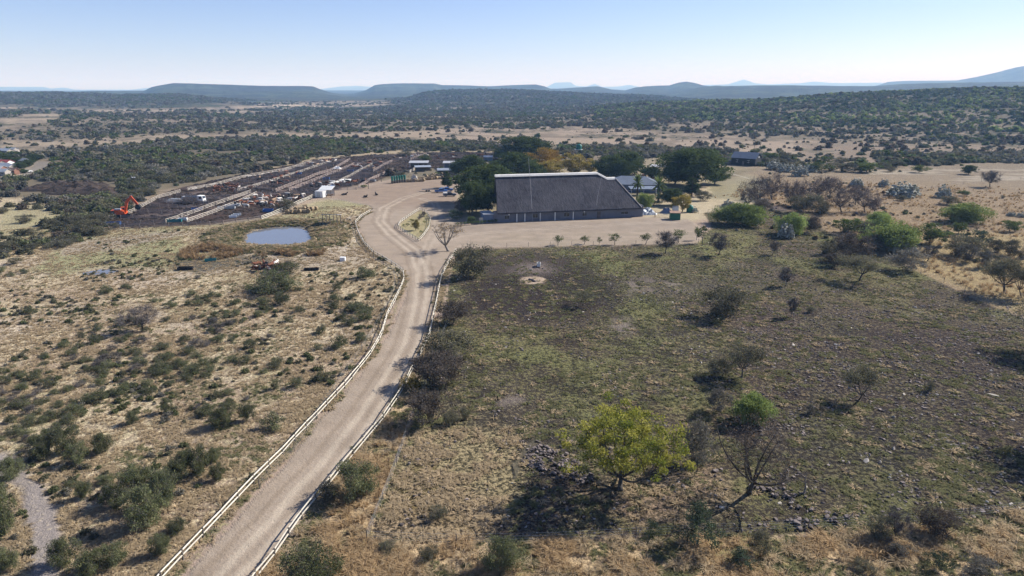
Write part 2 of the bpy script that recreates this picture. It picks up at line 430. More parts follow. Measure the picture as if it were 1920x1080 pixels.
# yard around the house
paint(zone([(1205,420),(1215,385),(1300,370),(1330,345),(1400,325),(1440,340),(1400,400),(1330,408),(1300,415)], 5, 2), (.40,.33,.23), (.48,.41,.26), .5, 0., .3)
paint(zone([(850,300),(1250,290),(1420,318),(1330,345),(1215,390),(900,420),(840,400)], 6, 2, .85), (.30,.24,.16), (.34,.30,.15), .5, 0.)
# the paddock
PD = [(692,1018),(712,940),(745,870),(775,790),(790,700),(830,600),(845,520),(858,468),(1180,460),(1310,458),(1335,425),(1320,400),(1400,385),(1490,400),(1560,440),(1700,500),(1830,562),(1960,615),(2150,690),(2200,960),(1920,955),(1800,985),(1500,1000),(1400,1010),(1200,1005),(900,1012)]
pd = zone(PD, 3, .35)
paint(pd, (.175,.14,.12), (.27,.25,.125), .45, 0., 1.)
n1 = N(41, 11); n2 = N(42, 20); n3 = N(43, 5)
paint(pd * sst(.45, .62, n1), (.155,.145,.085), (.27,.275,.12), .58)
paint(pd * sst(.52, .64, n2) * .75, (.205,.165,.14), (.36,.31,.2), .35)
paint(pd * sst(.55, .7, n3) * .6, (.11,.088,.08), (.2,.18,.1), .3)
paint(zone([(930,470),(1300,462),(1340,430),(1420,440),(1400,480),(1100,500),(950,490)], 10, 3, .8) * sst(.4,.55,n3), (.17,.17,.08), (.29,.31,.13), .6)
paint(zone([(870,540),(950,490),(1100,495),(1180,560),(1100,600),(960,600),(880,580)], 22, 3, .8), (.10,.08,.078), (.20,.18,.10), .22)
paint(zone([(880,480),(1000,470),(1080,485),(1060,510),(900,515)], 8, 1.5, .8), (.20,.165,.145), (.22,.19,.12), .2)
paint(zone([(1250,520),(1500,500),(1620,640),(1400,720),(1260,640)], 30, 3, .6) * sst(.4,.6,n1), (.205,.165,.14), (.32,.28,.17), .35)
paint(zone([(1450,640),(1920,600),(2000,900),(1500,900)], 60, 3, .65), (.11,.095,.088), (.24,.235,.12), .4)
paint(zone([(700,1010),(745,880),(780,800),(960,800),(990,860),(950,960),(900,1010)], 14, 1.5, .95), (.20,.165,.11), (.56,.47,.27), .52)
paint(zone([(1010,860),(1100,830),(1300,860),(1340,900),(1300,960),(1100,960),(1000,930)], 14, 1.5, .6), (.24,.19,.14), (.40,.31,.2), .4)
paint(zone([(1170,900),(1330,870),(1400,930),(1330,985),(1200,985),(1150,950)], 10, 1., .7), (.34,.27,.18), (.48,.38,.25), .5)
paint(zone([(958,868),(985,835),(1012,815),(1020,820),(995,845),(975,880),(965,900)], 3, .2, .85), (.36,.30,.23), (.36,.3,.22), .1, 0., .2)
# tyre lines across the paddock
for a, b in (((1110,520),(1280,700)), ((1150,520),(1330,640)), ((1080,600),(1090,740)), ((1200,560),(1380,620))):
    x0, y0 = G(*a); x1, y1 = G(*b)
    t = np.clip(((X - x0) * (x1 - x0) + (Y - y0) * (y1 - y0)) / ((x1 - x0) ** 2 + (y1 - y0) ** 2), 0, 1)
    d = np.hypot(X - x0 - t * (x1 - x0) + wx * 2.5, Y - y0 - t * (y1 - y0) + wy * 2.5)
    paint((1 - sst(.25, .6, np.minimum(np.abs(d - .8), 9))) * .5 * (rad < 400), (.10,.09,.065), (.18,.19,.09), .4)
# dry tall grass strips: beside the road and along the bottom
paint(zone([(480,1090),(560,985),(640,890),(700,815),(745,735),(775,735),(765,800),(735,880),(708,940),(690,1018),(900,1014),(1200,1008),(1400,1012),(1500,1003),(1800,988),(1920,958),(2200,960),(2400,1300),(200,1400)], 5, .5), (.26,.185,.115), (.58,.435,.26), .62, 0., 1.)
paint(zone([(480,1090),(560,985),(640,890),(700,815),(745,735),(900,1014),(1200,1008),(2200,960),(2400,1300),(200,1400)], 5, .5) * sst(.5,.65,N(51,5)), (.20,.15,.09), (.36,.30,.14), .5)
# feedlot
FL = [(180,424),(184,412),(245,392),(297,366),(345,350),(460,327),(585,300),(700,290),(850,285),(930,287),(935,300),(860,312),(780,318),(735,328),(700,342),(640,352),(600,366),(550,384),(490,408),(400,420),(250,427)]
fl = zone(FL, 2, 1)
paint(fl, (.085,.058,.045), (.058,.040,.033), .5, 0., .5)
paint(fl * sst(.5,.65,N(71,18)) * .7, (.085,.062,.054))
for pl in ([(300,418),(345,404),(480,364),(520,353),(580,331),(645,313),(700,296),(720,296),(650,320),(585,338),(540,354),(482,362),(420,386),(352,414)],
           [(255,405),(400,372),(520,352),(640,352),(640,357),(540,360),(420,378),(300,412)],
           [(345,362),(480,350),(600,354),(600,360),(500,362),(400,374),(350,370)]):
    paint(zone(pl, 2, .6, .8), (.17,.13,.11), (.13,.10,.085), .3, 0.)
paint(zone([(352,353),(420,339),(459,329),(533,316),(585,302),(590,305),(533,321),(459,334),(400,346),(356,358)], 1.5, .5, .9), (.46,.42,.38), (.45,.4,.35), .2)
paint(zone([(1060,300),(1140,292),(1180,300),(1130,312),(1060,310)], 4, 3, .7), (.24,.17,.15), (.2,.15,.12), .3)
# yard and roads (cells of these become objects of their own)
YARD = [(700,392),(690,384),(640,374),(600,372),(600,368),(645,356),(700,346),(740,334),(790,340),(850,334),(862,345),(858,372),(850,395),(845,410),(870,424),(925,419),(1100,414),(1200,410),(1215,408),(1290,412),(1312,424),(1318,445),(1300,456),(1180,458),(1040,461),(930,462),(868,464),(852,472),(838,494),(829,516),(822,545),(815,575),(808,606),(795,642),(783,668),(768,700),(752,728),(728,768),(700,806),(660,856),(625,900),(590,945),(560,990),(530,1035),(510,1080),(470,1160),(230,1160),(352,1080),(482,930),(540,868),(580,818),(640,748),(705,665),(745,600),(762,545),(763,515),(752,500),(730,486),(702,468),(686,450),(676,430),(672,415),(680,402)]
ROADC = zone(YARD, 1.6, .7)
paint(zone(YARD, 6, .6, .75), (.34,.27,.20), (.42,.36,.25), .25, 0., .4)
paint(ROADC, (.50,.425,.365), (.42,.35,.295), .45, 0., .22)
rc = ROADC
paint(rc * sst(.5,.64,N(81,7)) * .5, (.42,.345,.285))
paint(rc * zone([(600,368),(645,356),(700,346),(740,334),(850,334),(860,380),(800,392),(720,388),(690,384)], 10, 2, .8), (.40,.31,.255), (.34,.27,.22))
paint(rc * zone([(866,440),(1300,425),(1310,458),(870,464)], 8, 1.5, .8) * sst(.4,.6,fbm(X/14,Y/2.5,83)), (.44,.375,.31), (.36,.31,.26), .4)
paint(rc * zone([(866,418),(1200,410),(1300,414),(1300,428),(870,436)], 8, 1.5, .5), (.36,.31,.28), (.34,.29,.26), .3)
def track(pts, wid, c, k, off=0):
    P_ = np.array([G(*p) for p in pts]); d = np.full(len(X), 1e9)
    s = np.where((rad < 420) & (PX > -500))[0]; xs, ys = X[s], Y[s]; dd = np.full(len(s), 1e9)
    for i in range(len(P_) - 1):
        x0, y0 = P_[i]; ex, ey = P_[i + 1] - P_[i]
        t = np.clip(((xs - x0) * ex + (ys - y0) * ey) / (ex * ex + ey * ey), 0, 1)
        dd = np.minimum(dd, np.hypot(xs - x0 - t * ex, ys - y0 - t * ey))
    d[s] = dd + (wx[s] + wy[s]) * .5
    m = (1 - sst(wid * .5, wid, np.abs(d - off)))
    paint(m * k, *c)
mainline = [(430,1080),(520,985),(600,893),(680,790),(740,700),(772,640),(790,560),(792,510),(775,470),(735,440),(712,415),(720,390),(760,370),(820,355)]
track(mainline, .6, ((.64,.56,.48), (.58,.5,.43)), .85, 1.1)
track(mainline, .45, ((.37,.30,.24), (.33,.27,.22)), .65, 2.7)
track(mainline, .35, ((.40,.33,.27), (.36,.3,.25)), .5, 0.)
track([(792,510),(795,480),(805,455),(818,430),(822,400),(815,380),(790,372)], .6, ((.60,.52,.45), (.55,.48,.41)), .7, .9)
track([(815,455),(870,440),(1000,430),(1180,420),(1260,416)], .8, ((.56,.49,.43), (.52,.45,.39)), .6, 1.0)
track([(735,440),(712,415),(730,390),(770,368),(830,350)], .5, ((.40,.32,.26), (.36,.3,.25)), .5, 2.2)
# rut outside the left edge of the road, and the small two-track by the pond
track([(330,1085),(480,915),(560,835),(640,735),(700,655),(735,600),(752,545)], .35, ((.24,.19,.13), (.36,.33,.16)), .7, 0)
track([(654,470),(662,450),(656,435),(652,420),(656,410),(668,402)], .35, ((.52,.45,.36), (.5,.43,.33)), .8, .9)
track([(560,480),(620,470),(650,462),(660,450)], .8, ((.46,.39,.3), (.45,.38,.29)), .7, 0)
track([(1405,335),(1370,325),(1345,322)], 1.0, ((.62,.56,.48), (.6,.54,.46)), .9, 0)
# island (green-tan)
ISL = [(787,394),(762,410),(750,420),(750,427),(762,436),(786,449),(796,440),(805,427),(808,412),(801,399)]
isl = zone(ISL, 1.5, .3)
paint(isl, (.36,.29,.17), (.36,.34,.17), .45, 0., .5)
# pale sand ring in the paddock
cx, cy = G(998, 525)
dr = np.hypot(X - cx, (Y - cy)) + wx * .8
paint((1 - sst(2.6, 3.3, dr)), (.50,.38,.26), (.5,.39,.27), .2, 0., .2)
# rock patch ground
paint(zone([(975,855),(1010,830),(1060,835),(1100,860),(1120,900),(1080,915),(1020,905),(985,885)], 8, .6, .8), (.20,.165,.145), (.25,.2,.15), .3)
# muddy rim of the pond
pdist = np.full(len(X), -99.); s_ = (rad < 420) & (X < -40); pdist[s_] = sdist(X[s_], Y[s_], PONDW)
paint((1 - sst(.3, 1.6, np.abs(pdist + 1.6))) , (.36,.34,.19), (.42,.42,.22), .5)
paint((1 - sst(.2, .9, np.abs(pdist + .1 + wx))), (.13,.11,.09), (.16,.14,.10), .3)
# distant tar road by the township
TR = [(40,331),(62,312),(72,303),(92,303),(88,312),(66,324),(52,331)]
tr = zone(TR, 1.5, .5)
paint(zone([(0,300),(100,298),(98,318),(60,336),(0,345)], 4, 2, .9), (.36,.28,.2), (.34,.28,.18), .4, 0.)
paint(zone([(30,330),(55,308),(70,303),(72,310),(50,331)], 2, 1, .9), (.48,.42,.33), (.48,.42,.33), .2)
paint(tr, (.30,.31,.33), (.27,.28,.3), .3, 0., .1)

rc2 = ROADC * (1 - isl)
SA *= 1 - rc2[:, None] * (1 - np.array([.66, .62, .57])); SB *= 1 - rc2[:, None] * (1 - np.array([.66, .62, .57]))
rp2 = np.clip(rp, 0, 1) * (1 - pd); SA *= 1 - rp2[:, None] * (1 - np.array([.80, .74, .68])); SB *= 1 - rp2[:, None] * (1 - np.array([.86, .8, .74]))
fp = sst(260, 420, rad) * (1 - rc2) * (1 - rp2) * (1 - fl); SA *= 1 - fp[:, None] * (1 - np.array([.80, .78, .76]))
SA *= 1 - pd[:, None] * (1 - np.array([.68, .64, .60])); SB *= 1 - pd[:, None] * (1 - np.array([.95, .86, .86]))
SA *= .80; SB *= .86
q_ = lp * (1 - rc2); SA *= 1 + q_[:, None] * np.array([.16, .19, .24]); SB *= 1 + q_[:, None] * np.array([.08, .11, .16])
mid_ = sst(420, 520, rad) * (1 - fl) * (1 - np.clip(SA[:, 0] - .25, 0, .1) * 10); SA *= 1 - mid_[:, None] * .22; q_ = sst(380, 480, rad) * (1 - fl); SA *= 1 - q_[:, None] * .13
SA *= 1 + rc2[:, None] * np.array([.12, .15, .12]); SB *= 1 + rc2[:, None] * np.array([.18, .21, .18])
q_ = pd; SA *= 1 - q_[:, None] * np.array([.42, .40, .38]); SB *= 1 - q_[:, None] * np.array([.18, .19, .14])
gp_ = pd * sst(.42, .58, N(47, 24)); SA *= 1 + gp_[:, None] * np.array([-.03, .05, -.03]); SB *= 1 + gp_[:, None] * np.array([-.04, .04, -.04])
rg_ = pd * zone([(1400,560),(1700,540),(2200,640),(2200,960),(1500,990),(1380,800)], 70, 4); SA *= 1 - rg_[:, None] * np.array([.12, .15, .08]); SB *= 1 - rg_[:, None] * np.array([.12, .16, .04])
q_ = np.clip(rp, 0, 1) * (1 - pd); SA *= 1 - q_[:, None] * np.array([.26, .16, .14]); SB *= 1 - q_[:, None] * np.array([.24, .14, .12])
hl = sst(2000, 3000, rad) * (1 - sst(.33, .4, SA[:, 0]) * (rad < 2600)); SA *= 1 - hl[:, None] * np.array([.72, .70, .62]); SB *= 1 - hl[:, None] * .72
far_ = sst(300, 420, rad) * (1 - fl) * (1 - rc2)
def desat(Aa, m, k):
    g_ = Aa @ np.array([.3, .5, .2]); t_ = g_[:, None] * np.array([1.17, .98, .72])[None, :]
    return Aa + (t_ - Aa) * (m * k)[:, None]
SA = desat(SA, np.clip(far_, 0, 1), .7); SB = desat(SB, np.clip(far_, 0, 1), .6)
FS = np.maximum(FS, .52 * sst(420, 700, rad) * (1 - fl))
paint((1 - sst(2.8, 3.6, dr)), (.33,.255,.185), (.34,.27,.2), .2, 0., .3)
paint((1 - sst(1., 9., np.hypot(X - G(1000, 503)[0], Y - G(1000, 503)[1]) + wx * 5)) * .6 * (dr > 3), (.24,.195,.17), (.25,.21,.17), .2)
for pl_ in ([(1150,525),(1290,520),(1300,545),(1180,550)], [(1150,600),(1190,598),(1195,625),(1160,630)], [(885,725),(960,722),(990,750),(900,770)]):
    paint(zone(pl_, 12, 2, .55) * sst(.4, .6, N(91, 3)), (.27,.22,.19), (.3,.26,.2), .3)
def terrain_mat():
    m, nt, out = newmat('terrain')
    b = nt.nodes.new('ShaderNodeBsdfPrincipled'); nt.links.new(b.outputs[0], out.inputs[0])
    b.inputs['Roughness'].default_value = .95; b.inputs['Specular IOR Level'].default_value = .05
    tc = nt.nodes.new('ShaderNodeTexCoord').outputs['Object']
    def at(n):
        a = nt.nodes.new('ShaderNodeAttribute'); a.attribute_name = n; return a
    A, B, C = at('soil'), at('tuft'), at('par')
    sep = nt.nodes.new('ShaderNodeSeparateColor'); nt.links.new(C.outputs['Color'], sep.inputs[0])
    n1 = noise(nt, tc, 1.7, 5, .7, .3)
    thr = mth(nt, 'SUBTRACT', .72, mth(nt, 'MULTIPLY', sep.outputs[0], .44))
    fac = mrange(nt, mth(nt, 'SUBTRACT', n1, thr), -.05, .07)
    c = mixc(nt, fac, A.outputs['Color'], B.outputs['Color'])
    n2 = noise(nt, tc, 5.5, 4, .75)
    c = mixc(nt, mrange(nt, sep.outputs[2], .1, .8), c, mixc(nt, 1., c, mrange(nt, n2, .25, .75, .30, 1.70), 'MULTIPLY'))
    n5 = noise(nt, tc, .22, 4, .6)
    c = mixc(nt, 1., c, mrange(nt, n5, .3, .7, .88, 1.12), 'MULTIPLY')
    # bush cover of the far hills, too small to tell apart
    n3 = mth(nt, 'ADD', mth(nt, 'MULTIPLY', noise(nt, tc, .13, 4, .6), .55), mth(nt, 'MULTIPLY', noise(nt, tc, .03, 5, .65), .45))
    thr2 = mth(nt, 'SUBTRACT', .86, mth(nt, 'MULTIPLY', sep.outputs[1], .46))
    f3 = mrange(nt, mth(nt, 'SUBTRACT', n3, thr2), -.03, .05)
    n4 = noise(nt, tc, .02, 3, .6)
    n6 = noise(nt, tc, .006, 5, .65)
    thr2 = mth(nt, 'ADD', thr2, mrange(nt, n6, .4, .62, -.12, .14))
    f3 = mrange(nt, mth(nt, 'SUBTRACT', n3, thr2), -.03, .05)
    dk = mixc(nt, mrange(nt, n4, .45, .7), (.040, .046, .028), (.085, .095, .042))
    c = mixc(nt, f3, c, dk)
    nt.links.new(c, b.inputs['Base Color'])
    bp = nt.nodes.new('ShaderNodeBump'); bp.inputs['Distance'].default_value = .6; bp.inputs['Strength'].default_value = 1
    hsum = mth(nt, 'ADD', mth(nt, 'MULTIPLY', mth(nt, 'ADD', mth(nt, 'MULTIPLY', n1, 1.0), mth(nt, 'MULTIPLY', n2, .35)), sep.outputs[2]), mth(nt, 'MULTIPLY', f3, 3.))
    nt.links.new(hsum, bp.inputs['Height']); nt.links.new(bp.outputs[0], b.inputs['Normal'])
    return m
M['terrain'] = terrain_mat()
ia, ir = np.meshgrid(np.arange(nA), np.arange(nR - 1))
i0 = (ir * nA + ia).ravel(); i1 = (ir * nA + (ia + 1) % nA).ravel()
FQ = np.stack([i0, i1, i1 + nA, i0 + nA], 1)
fr = rad[FQ].mean(1); fm = ROADC[FQ].mean(1); fi = isl[FQ].mean(1); ft = tr[FQ].mean(1)
cls = np.zeros(len(FQ), int)
cls[fr > 1450] = 1
cls[fr > 6500] = 2
fpx = PX[FQ].mean(1); fpy = PY[FQ].mean(1)
road = (fm > .5) & (fr < 450) & (fi < .5)
lot = road & (fpx > 858) & (fpy < 470)
yrd = road & (fpy < 396) & ~lot
cls[road] = 3; cls[lot] = 4; cls[yrd] = 5
cls[(fi >= .5)] = 6
cls[(fl[FQ].mean(1) > .5) & (cls == 0)] = 7
cls[(ft > .5) & (fr < 900)] = 8
names = {0: 'ground', 1: 'hills', 2: 'distant_mountains', 3: 'dirt_road', 4: 'parking_area', 5: 'farm_yard', 6: 'traffic_island', 7: 'feedlot_ground', 8: 'tar_road'}
VV = np.stack([X, Y, Z], 1)
for k, nm in names.items():
    fs = FQ[cls == k]
    if not len(fs): continue
    u, inv = np.unique(fs, return_inverse=True)
    me = mesh_np(nm, VV[u], inv.reshape(fs.shape)[:, ::-1], M['terrain'], True)
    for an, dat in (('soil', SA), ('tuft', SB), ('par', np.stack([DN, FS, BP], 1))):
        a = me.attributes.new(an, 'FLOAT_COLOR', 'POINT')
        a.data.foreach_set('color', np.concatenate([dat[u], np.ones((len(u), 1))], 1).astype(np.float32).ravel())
    tag(link(nm, me), kind='structure')
# centre cap under the camera
# pond water
def water():
    m, nt, out = newmat('water')
    b = nt.nodes.new('ShaderNodeBsdfPrincipled'); nt.links.new(b.outputs[0], out.inputs[0])
    b.inputs['Base Color'].default_value = (.15, .155, .17, 1); b.inputs['Roughness'].default_value = .02; b.inputs['IOR'].default_value = 1.33
    b.inputs['Specular IOR Level'].default_value = .9
    tc = nt.nodes.new('ShaderNodeTexCoord').outputs['Object']
    bp = nt.nodes.new('ShaderNodeBump'); bp.inputs['Distance'].default_value = .01; bp.inputs['Strength'].default_value = .5
    nt.links.new(noise(nt, tc, 2.5, 3), bp.inputs['Height']); nt.links.new(bp.outputs[0], b.inputs['Normal'])
    return m
M['water'] = water()
def sheet(name, poly, z):
    c = np.mean(poly, 0)
    pp = []
    n = len(poly)
    for i in range(n):
        a, b = np.array(poly[i]), np.array(poly[(i + 1) % n])
        for t in (0, .5): pp.append(a + (b - a) * t)
    V = [(c[0], c[1], z)] + [(c[0] + (p[0] - c[0]) * 1.06, c[1] + (p[1] - c[1]) * 1.06, z) for p in pp]
    me = bpy.data.meshes.new(name); me.from_pydata(V, [], [(0, i + 1, (i + 1) % len(pp) + 1) for i in range(len(pp))]); me.materials.append(M['water'])
    return link(name, me)
tag(sheet('pond_water', PONDW, -.22), kind='structure')
pc = P(190, 511)
tag(sheet('puddle_water', [(pc.x + 3.4 * math.cos(a) + .6 * math.sin(3 * a), pc.y + 2.6 * math.sin(a)) for a in np.linspace(0, 2 * math.pi, 14)[:-1]], pc.z + .12), kind='structure')
# ------------------------------------------------------------------ vegetation generators (unit: metres, base at origin)
def unitv(n, g, upbias=0.):
    v = g.normal(size=(n, 3)); v[:, 2] += upbias
    return v / np.linalg.norm(v, axis=1)[:, None]
def leaves(cen, size, g, tint, aspect=.6, up=.6):
    """quads around centres"""
    n = len(cen)
    nrm = unitv(n, g, up); a = np.cross(nrm, unitv(n, g)); a /= np.linalg.norm(a, axis=1)[:, None] + 1e-9
    b = np.cross(nrm, a)
    s = size * (.6 + .8 * g.random(n)); a = a * s[:, None] * .5; b = b * (s * aspect)[:, None] * .5
    V = np.stack([cen - a, cen - b, cen + a * 1.1, cen + b], 1).reshape(-1, 3)
    Fq = np.arange(4 * n).reshape(n, 4)
    return V, Fq, np.repeat(tint, 4)
def leafmesh(name, V, Fq, T, mat):
    me = mesh_np(name, V, Fq, mat)
    a = me.attributes.new('tint', 'FLOAT', 'POINT'); a.data.foreach_set('value', T.astype(np.float32))
    return me
def bez(p0, p1, p2, n=5):
    t = np.linspace(0, 1, n)[:, None]
    return (1 - t) ** 2 * p0 + 2 * t * (1 - t) * p1 + t * t * p2
def gen_tree(seed, H=5., W=5., th=1.2, nl=5, clusters=40, per=45, leaf=.22, shape='round', stem=.12, trunks=1, mat='leaf_thorn', bark='bark',
             cr=.17, spread=1., twig=0, twr=.012, flat=1., lean=.1, zlow=.25, aspect=.6, twmat='twig'):
    """returns (trunk mesh, crown mesh, extra twigs mesh or None)"""
    g = np.random.default_rng(seed)
    # cluster centres in the crown envelope
    C = []
    while len(C) < clusters:
        p = g.uniform(-1, 1, 3); q = np.linalg.norm(p)
        if q > 1 or q < .45 * g.random() ** .5: continue
        if shape == 'umbrella' and p[2] < -.15 - .3 * g.random() - (.35 if H > 8 and p[0] > .2 else 0): continue
        if shape == 'cone':
            zz = (p[2] + 1) / 2; k = (1 - zz) * .95 + .05
            if math.hypot(p[0], p[1]) > k or math.hypot(p[0], p[1]) < k * .5: continue
        C.append(p)
    C = np.array(C)
    lump = 1 + .28 * np.sin(np.arctan2(C[:, 1], C[:, 0]) * 3 + seed) + .15 * g.normal(size=len(C))
    cz0 = H * zlow; hh = (H - cz0) / 2
    cen = np.stack([C[:, 0] * W / 2 * (.86 if shape != 'cone' else 1) * (lump if shape != 'cone' else 1), C[:, 1] * W / 2 * .86 * (lump if shape != 'cone' else 1), cz0 + hh + C[:, 2] * hh * .86], 1)
    lx, ly = g.normal(size=2) * lean * H * .5
    cen[:, 0] += lx * .6; cen[:, 1] += ly * .6
    tm = MB()
    ends = []
    for t in range(trunks):
        b0 = np.array([g.normal() * .12 * W * (trunks > 1), g.normal() * .12 * W * (trunks > 1), -.15])
        top = b0 + np.array([lx, ly, 0]) * .6 + np.array([g.normal() * .05 * H, g.normal() * .05 * H, th + .15])
        st = stem * H * .2 / max(1, trunks ** .5)
        mid = (b0 + top) / 2 + np.array([g.normal() * .06 * th, g.normal() * .06 * th, 0])
        tm.tube(bez(b0, mid, top, 4), [st * 1.35, st, st * .9, st * .8], 6)
        k = max(2, nl // trunks)
        for j in range(k):
            a = 2 * math.pi * (j + g.random() * .6) / k + t
            rr_ = W * .5 * (.35 + .3 * g.random()) * spread * (1 if j % 2 == 0 or spread == 1 else .45)
            e = np.array([top[0] + math.cos(a) * rr_, top[1] + math.sin(a) * rr_, max(th * 1.15, cz0 + hh * (.6 + .9 * g.random()))])
            m_ = (top + e) / 2 + np.array([0, 0, -.1 * (e[2] - top[2])]) + np.array([math.cos(a), math.sin(a), 0]) * rr_ * .18 + g.normal(size=3) * .05 * W * (spread > 1)
            pts = bez(top, m_, e, 5)
            tm.tube(pts, np.linspace(st * (.62 if spread == 1 else .48), st * .2, 5), 5)
            ends.append(pts)
    if shape == 'cone': tm.tube([(0, 0, 0), (0, 0, H * .9)], [stem * H * .2, .03], 5)
    V = []; T = []; TW = MB(); tv = []; tf = []
    allp = np.concatenate(ends); 
    for i, c in enumerate(cen):
        d = np.linalg.norm(allp - c, axis=1) + .4 * np.maximum(0, allp[:, 2] - c[2]); s = allp[np.argmin(d)]
        if shape != 'cone' and i < 70:
            m_ = (s + c) / 2 + g.normal(size=3) * .06 * W * .5
            tm.tube(bez(s, m_, c, 4), np.linspace(st * .22, st * .07, 4), 3, False)
        cl = W * cr * (.7 + .6 * g.random())
        if per:
            n = int(per * (.6 + .8 * g.random()))
            o = g.normal(size=(n, 3)); o /= np.linalg.norm(o, axis=1)[:, None]; o *= (g.random(n) ** .45)[:, None] * cl
            o[:, 2] *= .62 * flat
            V.append(c + o); T.append(np.clip(.5 + .35 * g.normal() + .25 * o[:, 2] / cl + .1 * g.normal(size=n), 0, 1))
        for k in range(twig):
            e = c + unitv(1, g, .5)[0] * cl * (.7 + .7 * g.random())
            q = c + (e - c) * .5 + g.normal(size=3) * cl * .12
            w = unitv(1, g)[0] * twr
            b = len(tv); c0 = c + g.normal(size=3) * cl * .15
            tv += [c0 - w, c0 + w, q + w * .8, q - w * .8, e, e + w * .3]
            tf += [(b, b + 1, b + 2, b + 3), (b + 3, b + 2, b + 5, b + 4)]
    trunk = tm.mesh('trunk', M[bark], True)
    crown = None
    if per:
        V = np.concatenate(V); T = np.concatenate(T); V[:, 2] = np.maximum(V[:, 2], .06)
        crown = leafmesh('crown', *leaves(V, leaf, g, T, aspect), M[mat])
    tw = None
    if twig: tw = mesh_np('twigs', np.array(tv), np.array(tf), M[twmat])
    return trunk, crown, tw, W, H
KIND = {}
def kind(k, n, name, **kw):
    KIND[k] = (name, [gen_tree(hash_(k) + i * 13, **kw) for i in range(n)])
def hash_(s): return sum(ord(c) * (i + 3) for i, c in enumerate(s))
kind('acacia', 3, 'thorn_tree', H=5, W=6, th=1.3, nl=6, clusters=46, per=90, leaf=.17, shape='umbrella', mat='leaf_thorn', twig=10, zlow=.3, trunks=1)
kind('acaciabig', 1, 'thorn_tree', H=7, W=8, th=1.7, nl=7, clusters=70, per=142, leaf=.17, shape='umbrella', mat='leaf_thorn', twig=10, zlow=.22)
kind('brush', 3, 'thorn_bush', H=3.4, W=4.4, th=.3, nl=8, clusters=44, per=90, leaf=.15, mat='leaf_thorn', twig=14, zlow=.02, trunks=3, stem=.08)
kind('brown', 3, 'thorn_tree', H=4, W=4.4, th=.7, nl=8, clusters=50, per=85, leaf=.16, mat='leaf_brown', twig=30, zlow=.12, trunks=2, stem=.1)
kind('bare', 3, 'bare_tree', H=4.5, W=4.6, th=1.1, nl=7, clusters=50, per=0, twig=42, zlow=.22, bark='bark', stem=.11, twr=.016)
kind('barepurple', 3, 'bare_tree', H=5, W=6, th=1.1, nl=7, clusters=52, per=0, twig=24, zlow=.2, bark='bark', stem=.12, twr=.018, twmat='twig_red')
kind('lime', 3, 'lime_green_bush', H=3.6, W=6, th=.5, nl=8, clusters=80, per=150, leaf=.2, mat='leaf_lime', zlow=.02, trunks=2, stem=.1)
kind('green', 3, 'green_tree', H=4, W=4.6, th=.8, nl=6, clusters=46, per=90, leaf=.2, mat='leaf_mid', zlow=.08, stem=.1)
kind('dark', 3, 'shade_tree', H=9, W=11, th=1.6, nl=7, clusters=110, per=110, leaf=.42, mat='leaf_dark', zlow=.06, stem=.16, cr=.13)
kind('grey', 3, 'grey_bush', H=3, W=3.6, th=.3, nl=7, clusters=36, per=75, leaf=.15, mat='leaf_grey', twig=16, zlow=.02, trunks=3, stem=.08)
kind('gold', 2, 'golden_tree', H=9, W=9, th=1.6, nl=6, clusters=70, per=80, leaf=.36, mat='leaf_gold', zlow=.08, stem=.14, cr=.13)
kind('yellow', 2, 'yellow_tree', H=7, W=8, th=1.2, nl=6, clusters=70, per=70, leaf=.34, mat='leaf_yellow', zlow=.05, stem=.14, cr=.13)
kind('conifer', 2, 'conifer', H=8, W=4, th=.5, nl=3, clusters=130, per=55, leaf=.25, shape='cone', mat='leaf_dark', zlow=.02, stem=.1, cr=.12)
kind('sapling', 3, 'roadside_sapling', H=3, W=2.6, th=.8, nl=4, clusters=22, per=46, leaf=.16, mat='leaf_mid', zlow=.25, stem=.12, cr=.2)
kind('bush', 5, 'pasture_bush', H=1.7, W=3.0, th=.15, nl=8, clusters=26, per=78, leaf=.13, mat='leaf_bush', twig=10, zlow=.0, trunks=4, stem=.05, cr=.2)
kind('bushgrey', 2, 'pasture_bush', H=1.6, W=2.6, th=.15, nl=8, clusters=26, per=26, leaf=.11, mat='leaf_grey', twig=36, zlow=.0, trunks=4, stem=.05, cr=.2)
kind('bigbush', 4, 'pasture_bush', H=3.0, W=5.0, th=.3, nl=10, clusters=60, per=142, leaf=.14, mat='leaf_bush', twig=12, zlow=.0, trunks=5, stem=.05, cr=.15)
kind('blue', 2, 'blue_green_bush', H=3, W=3.2, th=.4, nl=6, clusters=36, per=70, leaf=.14, mat='leaf_blue', zlow=.05, trunks=2, stem=.07)
kind('hero', 1, 'yellow_green_tree', H=9, W=12.5, th=.8, nl=11, clusters=165, per=112, leaf=.2, mat='leaf_hero', zlow=.09, stem=.15, cr=.062, lean=.05, shape='umbrella', twig=6, spread=1.35)
kind('herobare', 1, 'bare_tree', H=9, W=8.5, th=1.9, nl=9, clusters=64, per=6, leaf=.17, twig=30, mat='leaf_dry', zlow=.22, stem=.13, cr=.12, twr=.013, bark='bark', twmat='twig_dark', spread=1.5)
kind('remnant', 1, 'bare_tree', H=9, W=9, th=1.6, nl=7, clusters=46, per=16, leaf=.22, twig=26, mat='leaf_gold', zlow=.35, stem=.16, cr=.1, twr=.016, bark='bark_pale')
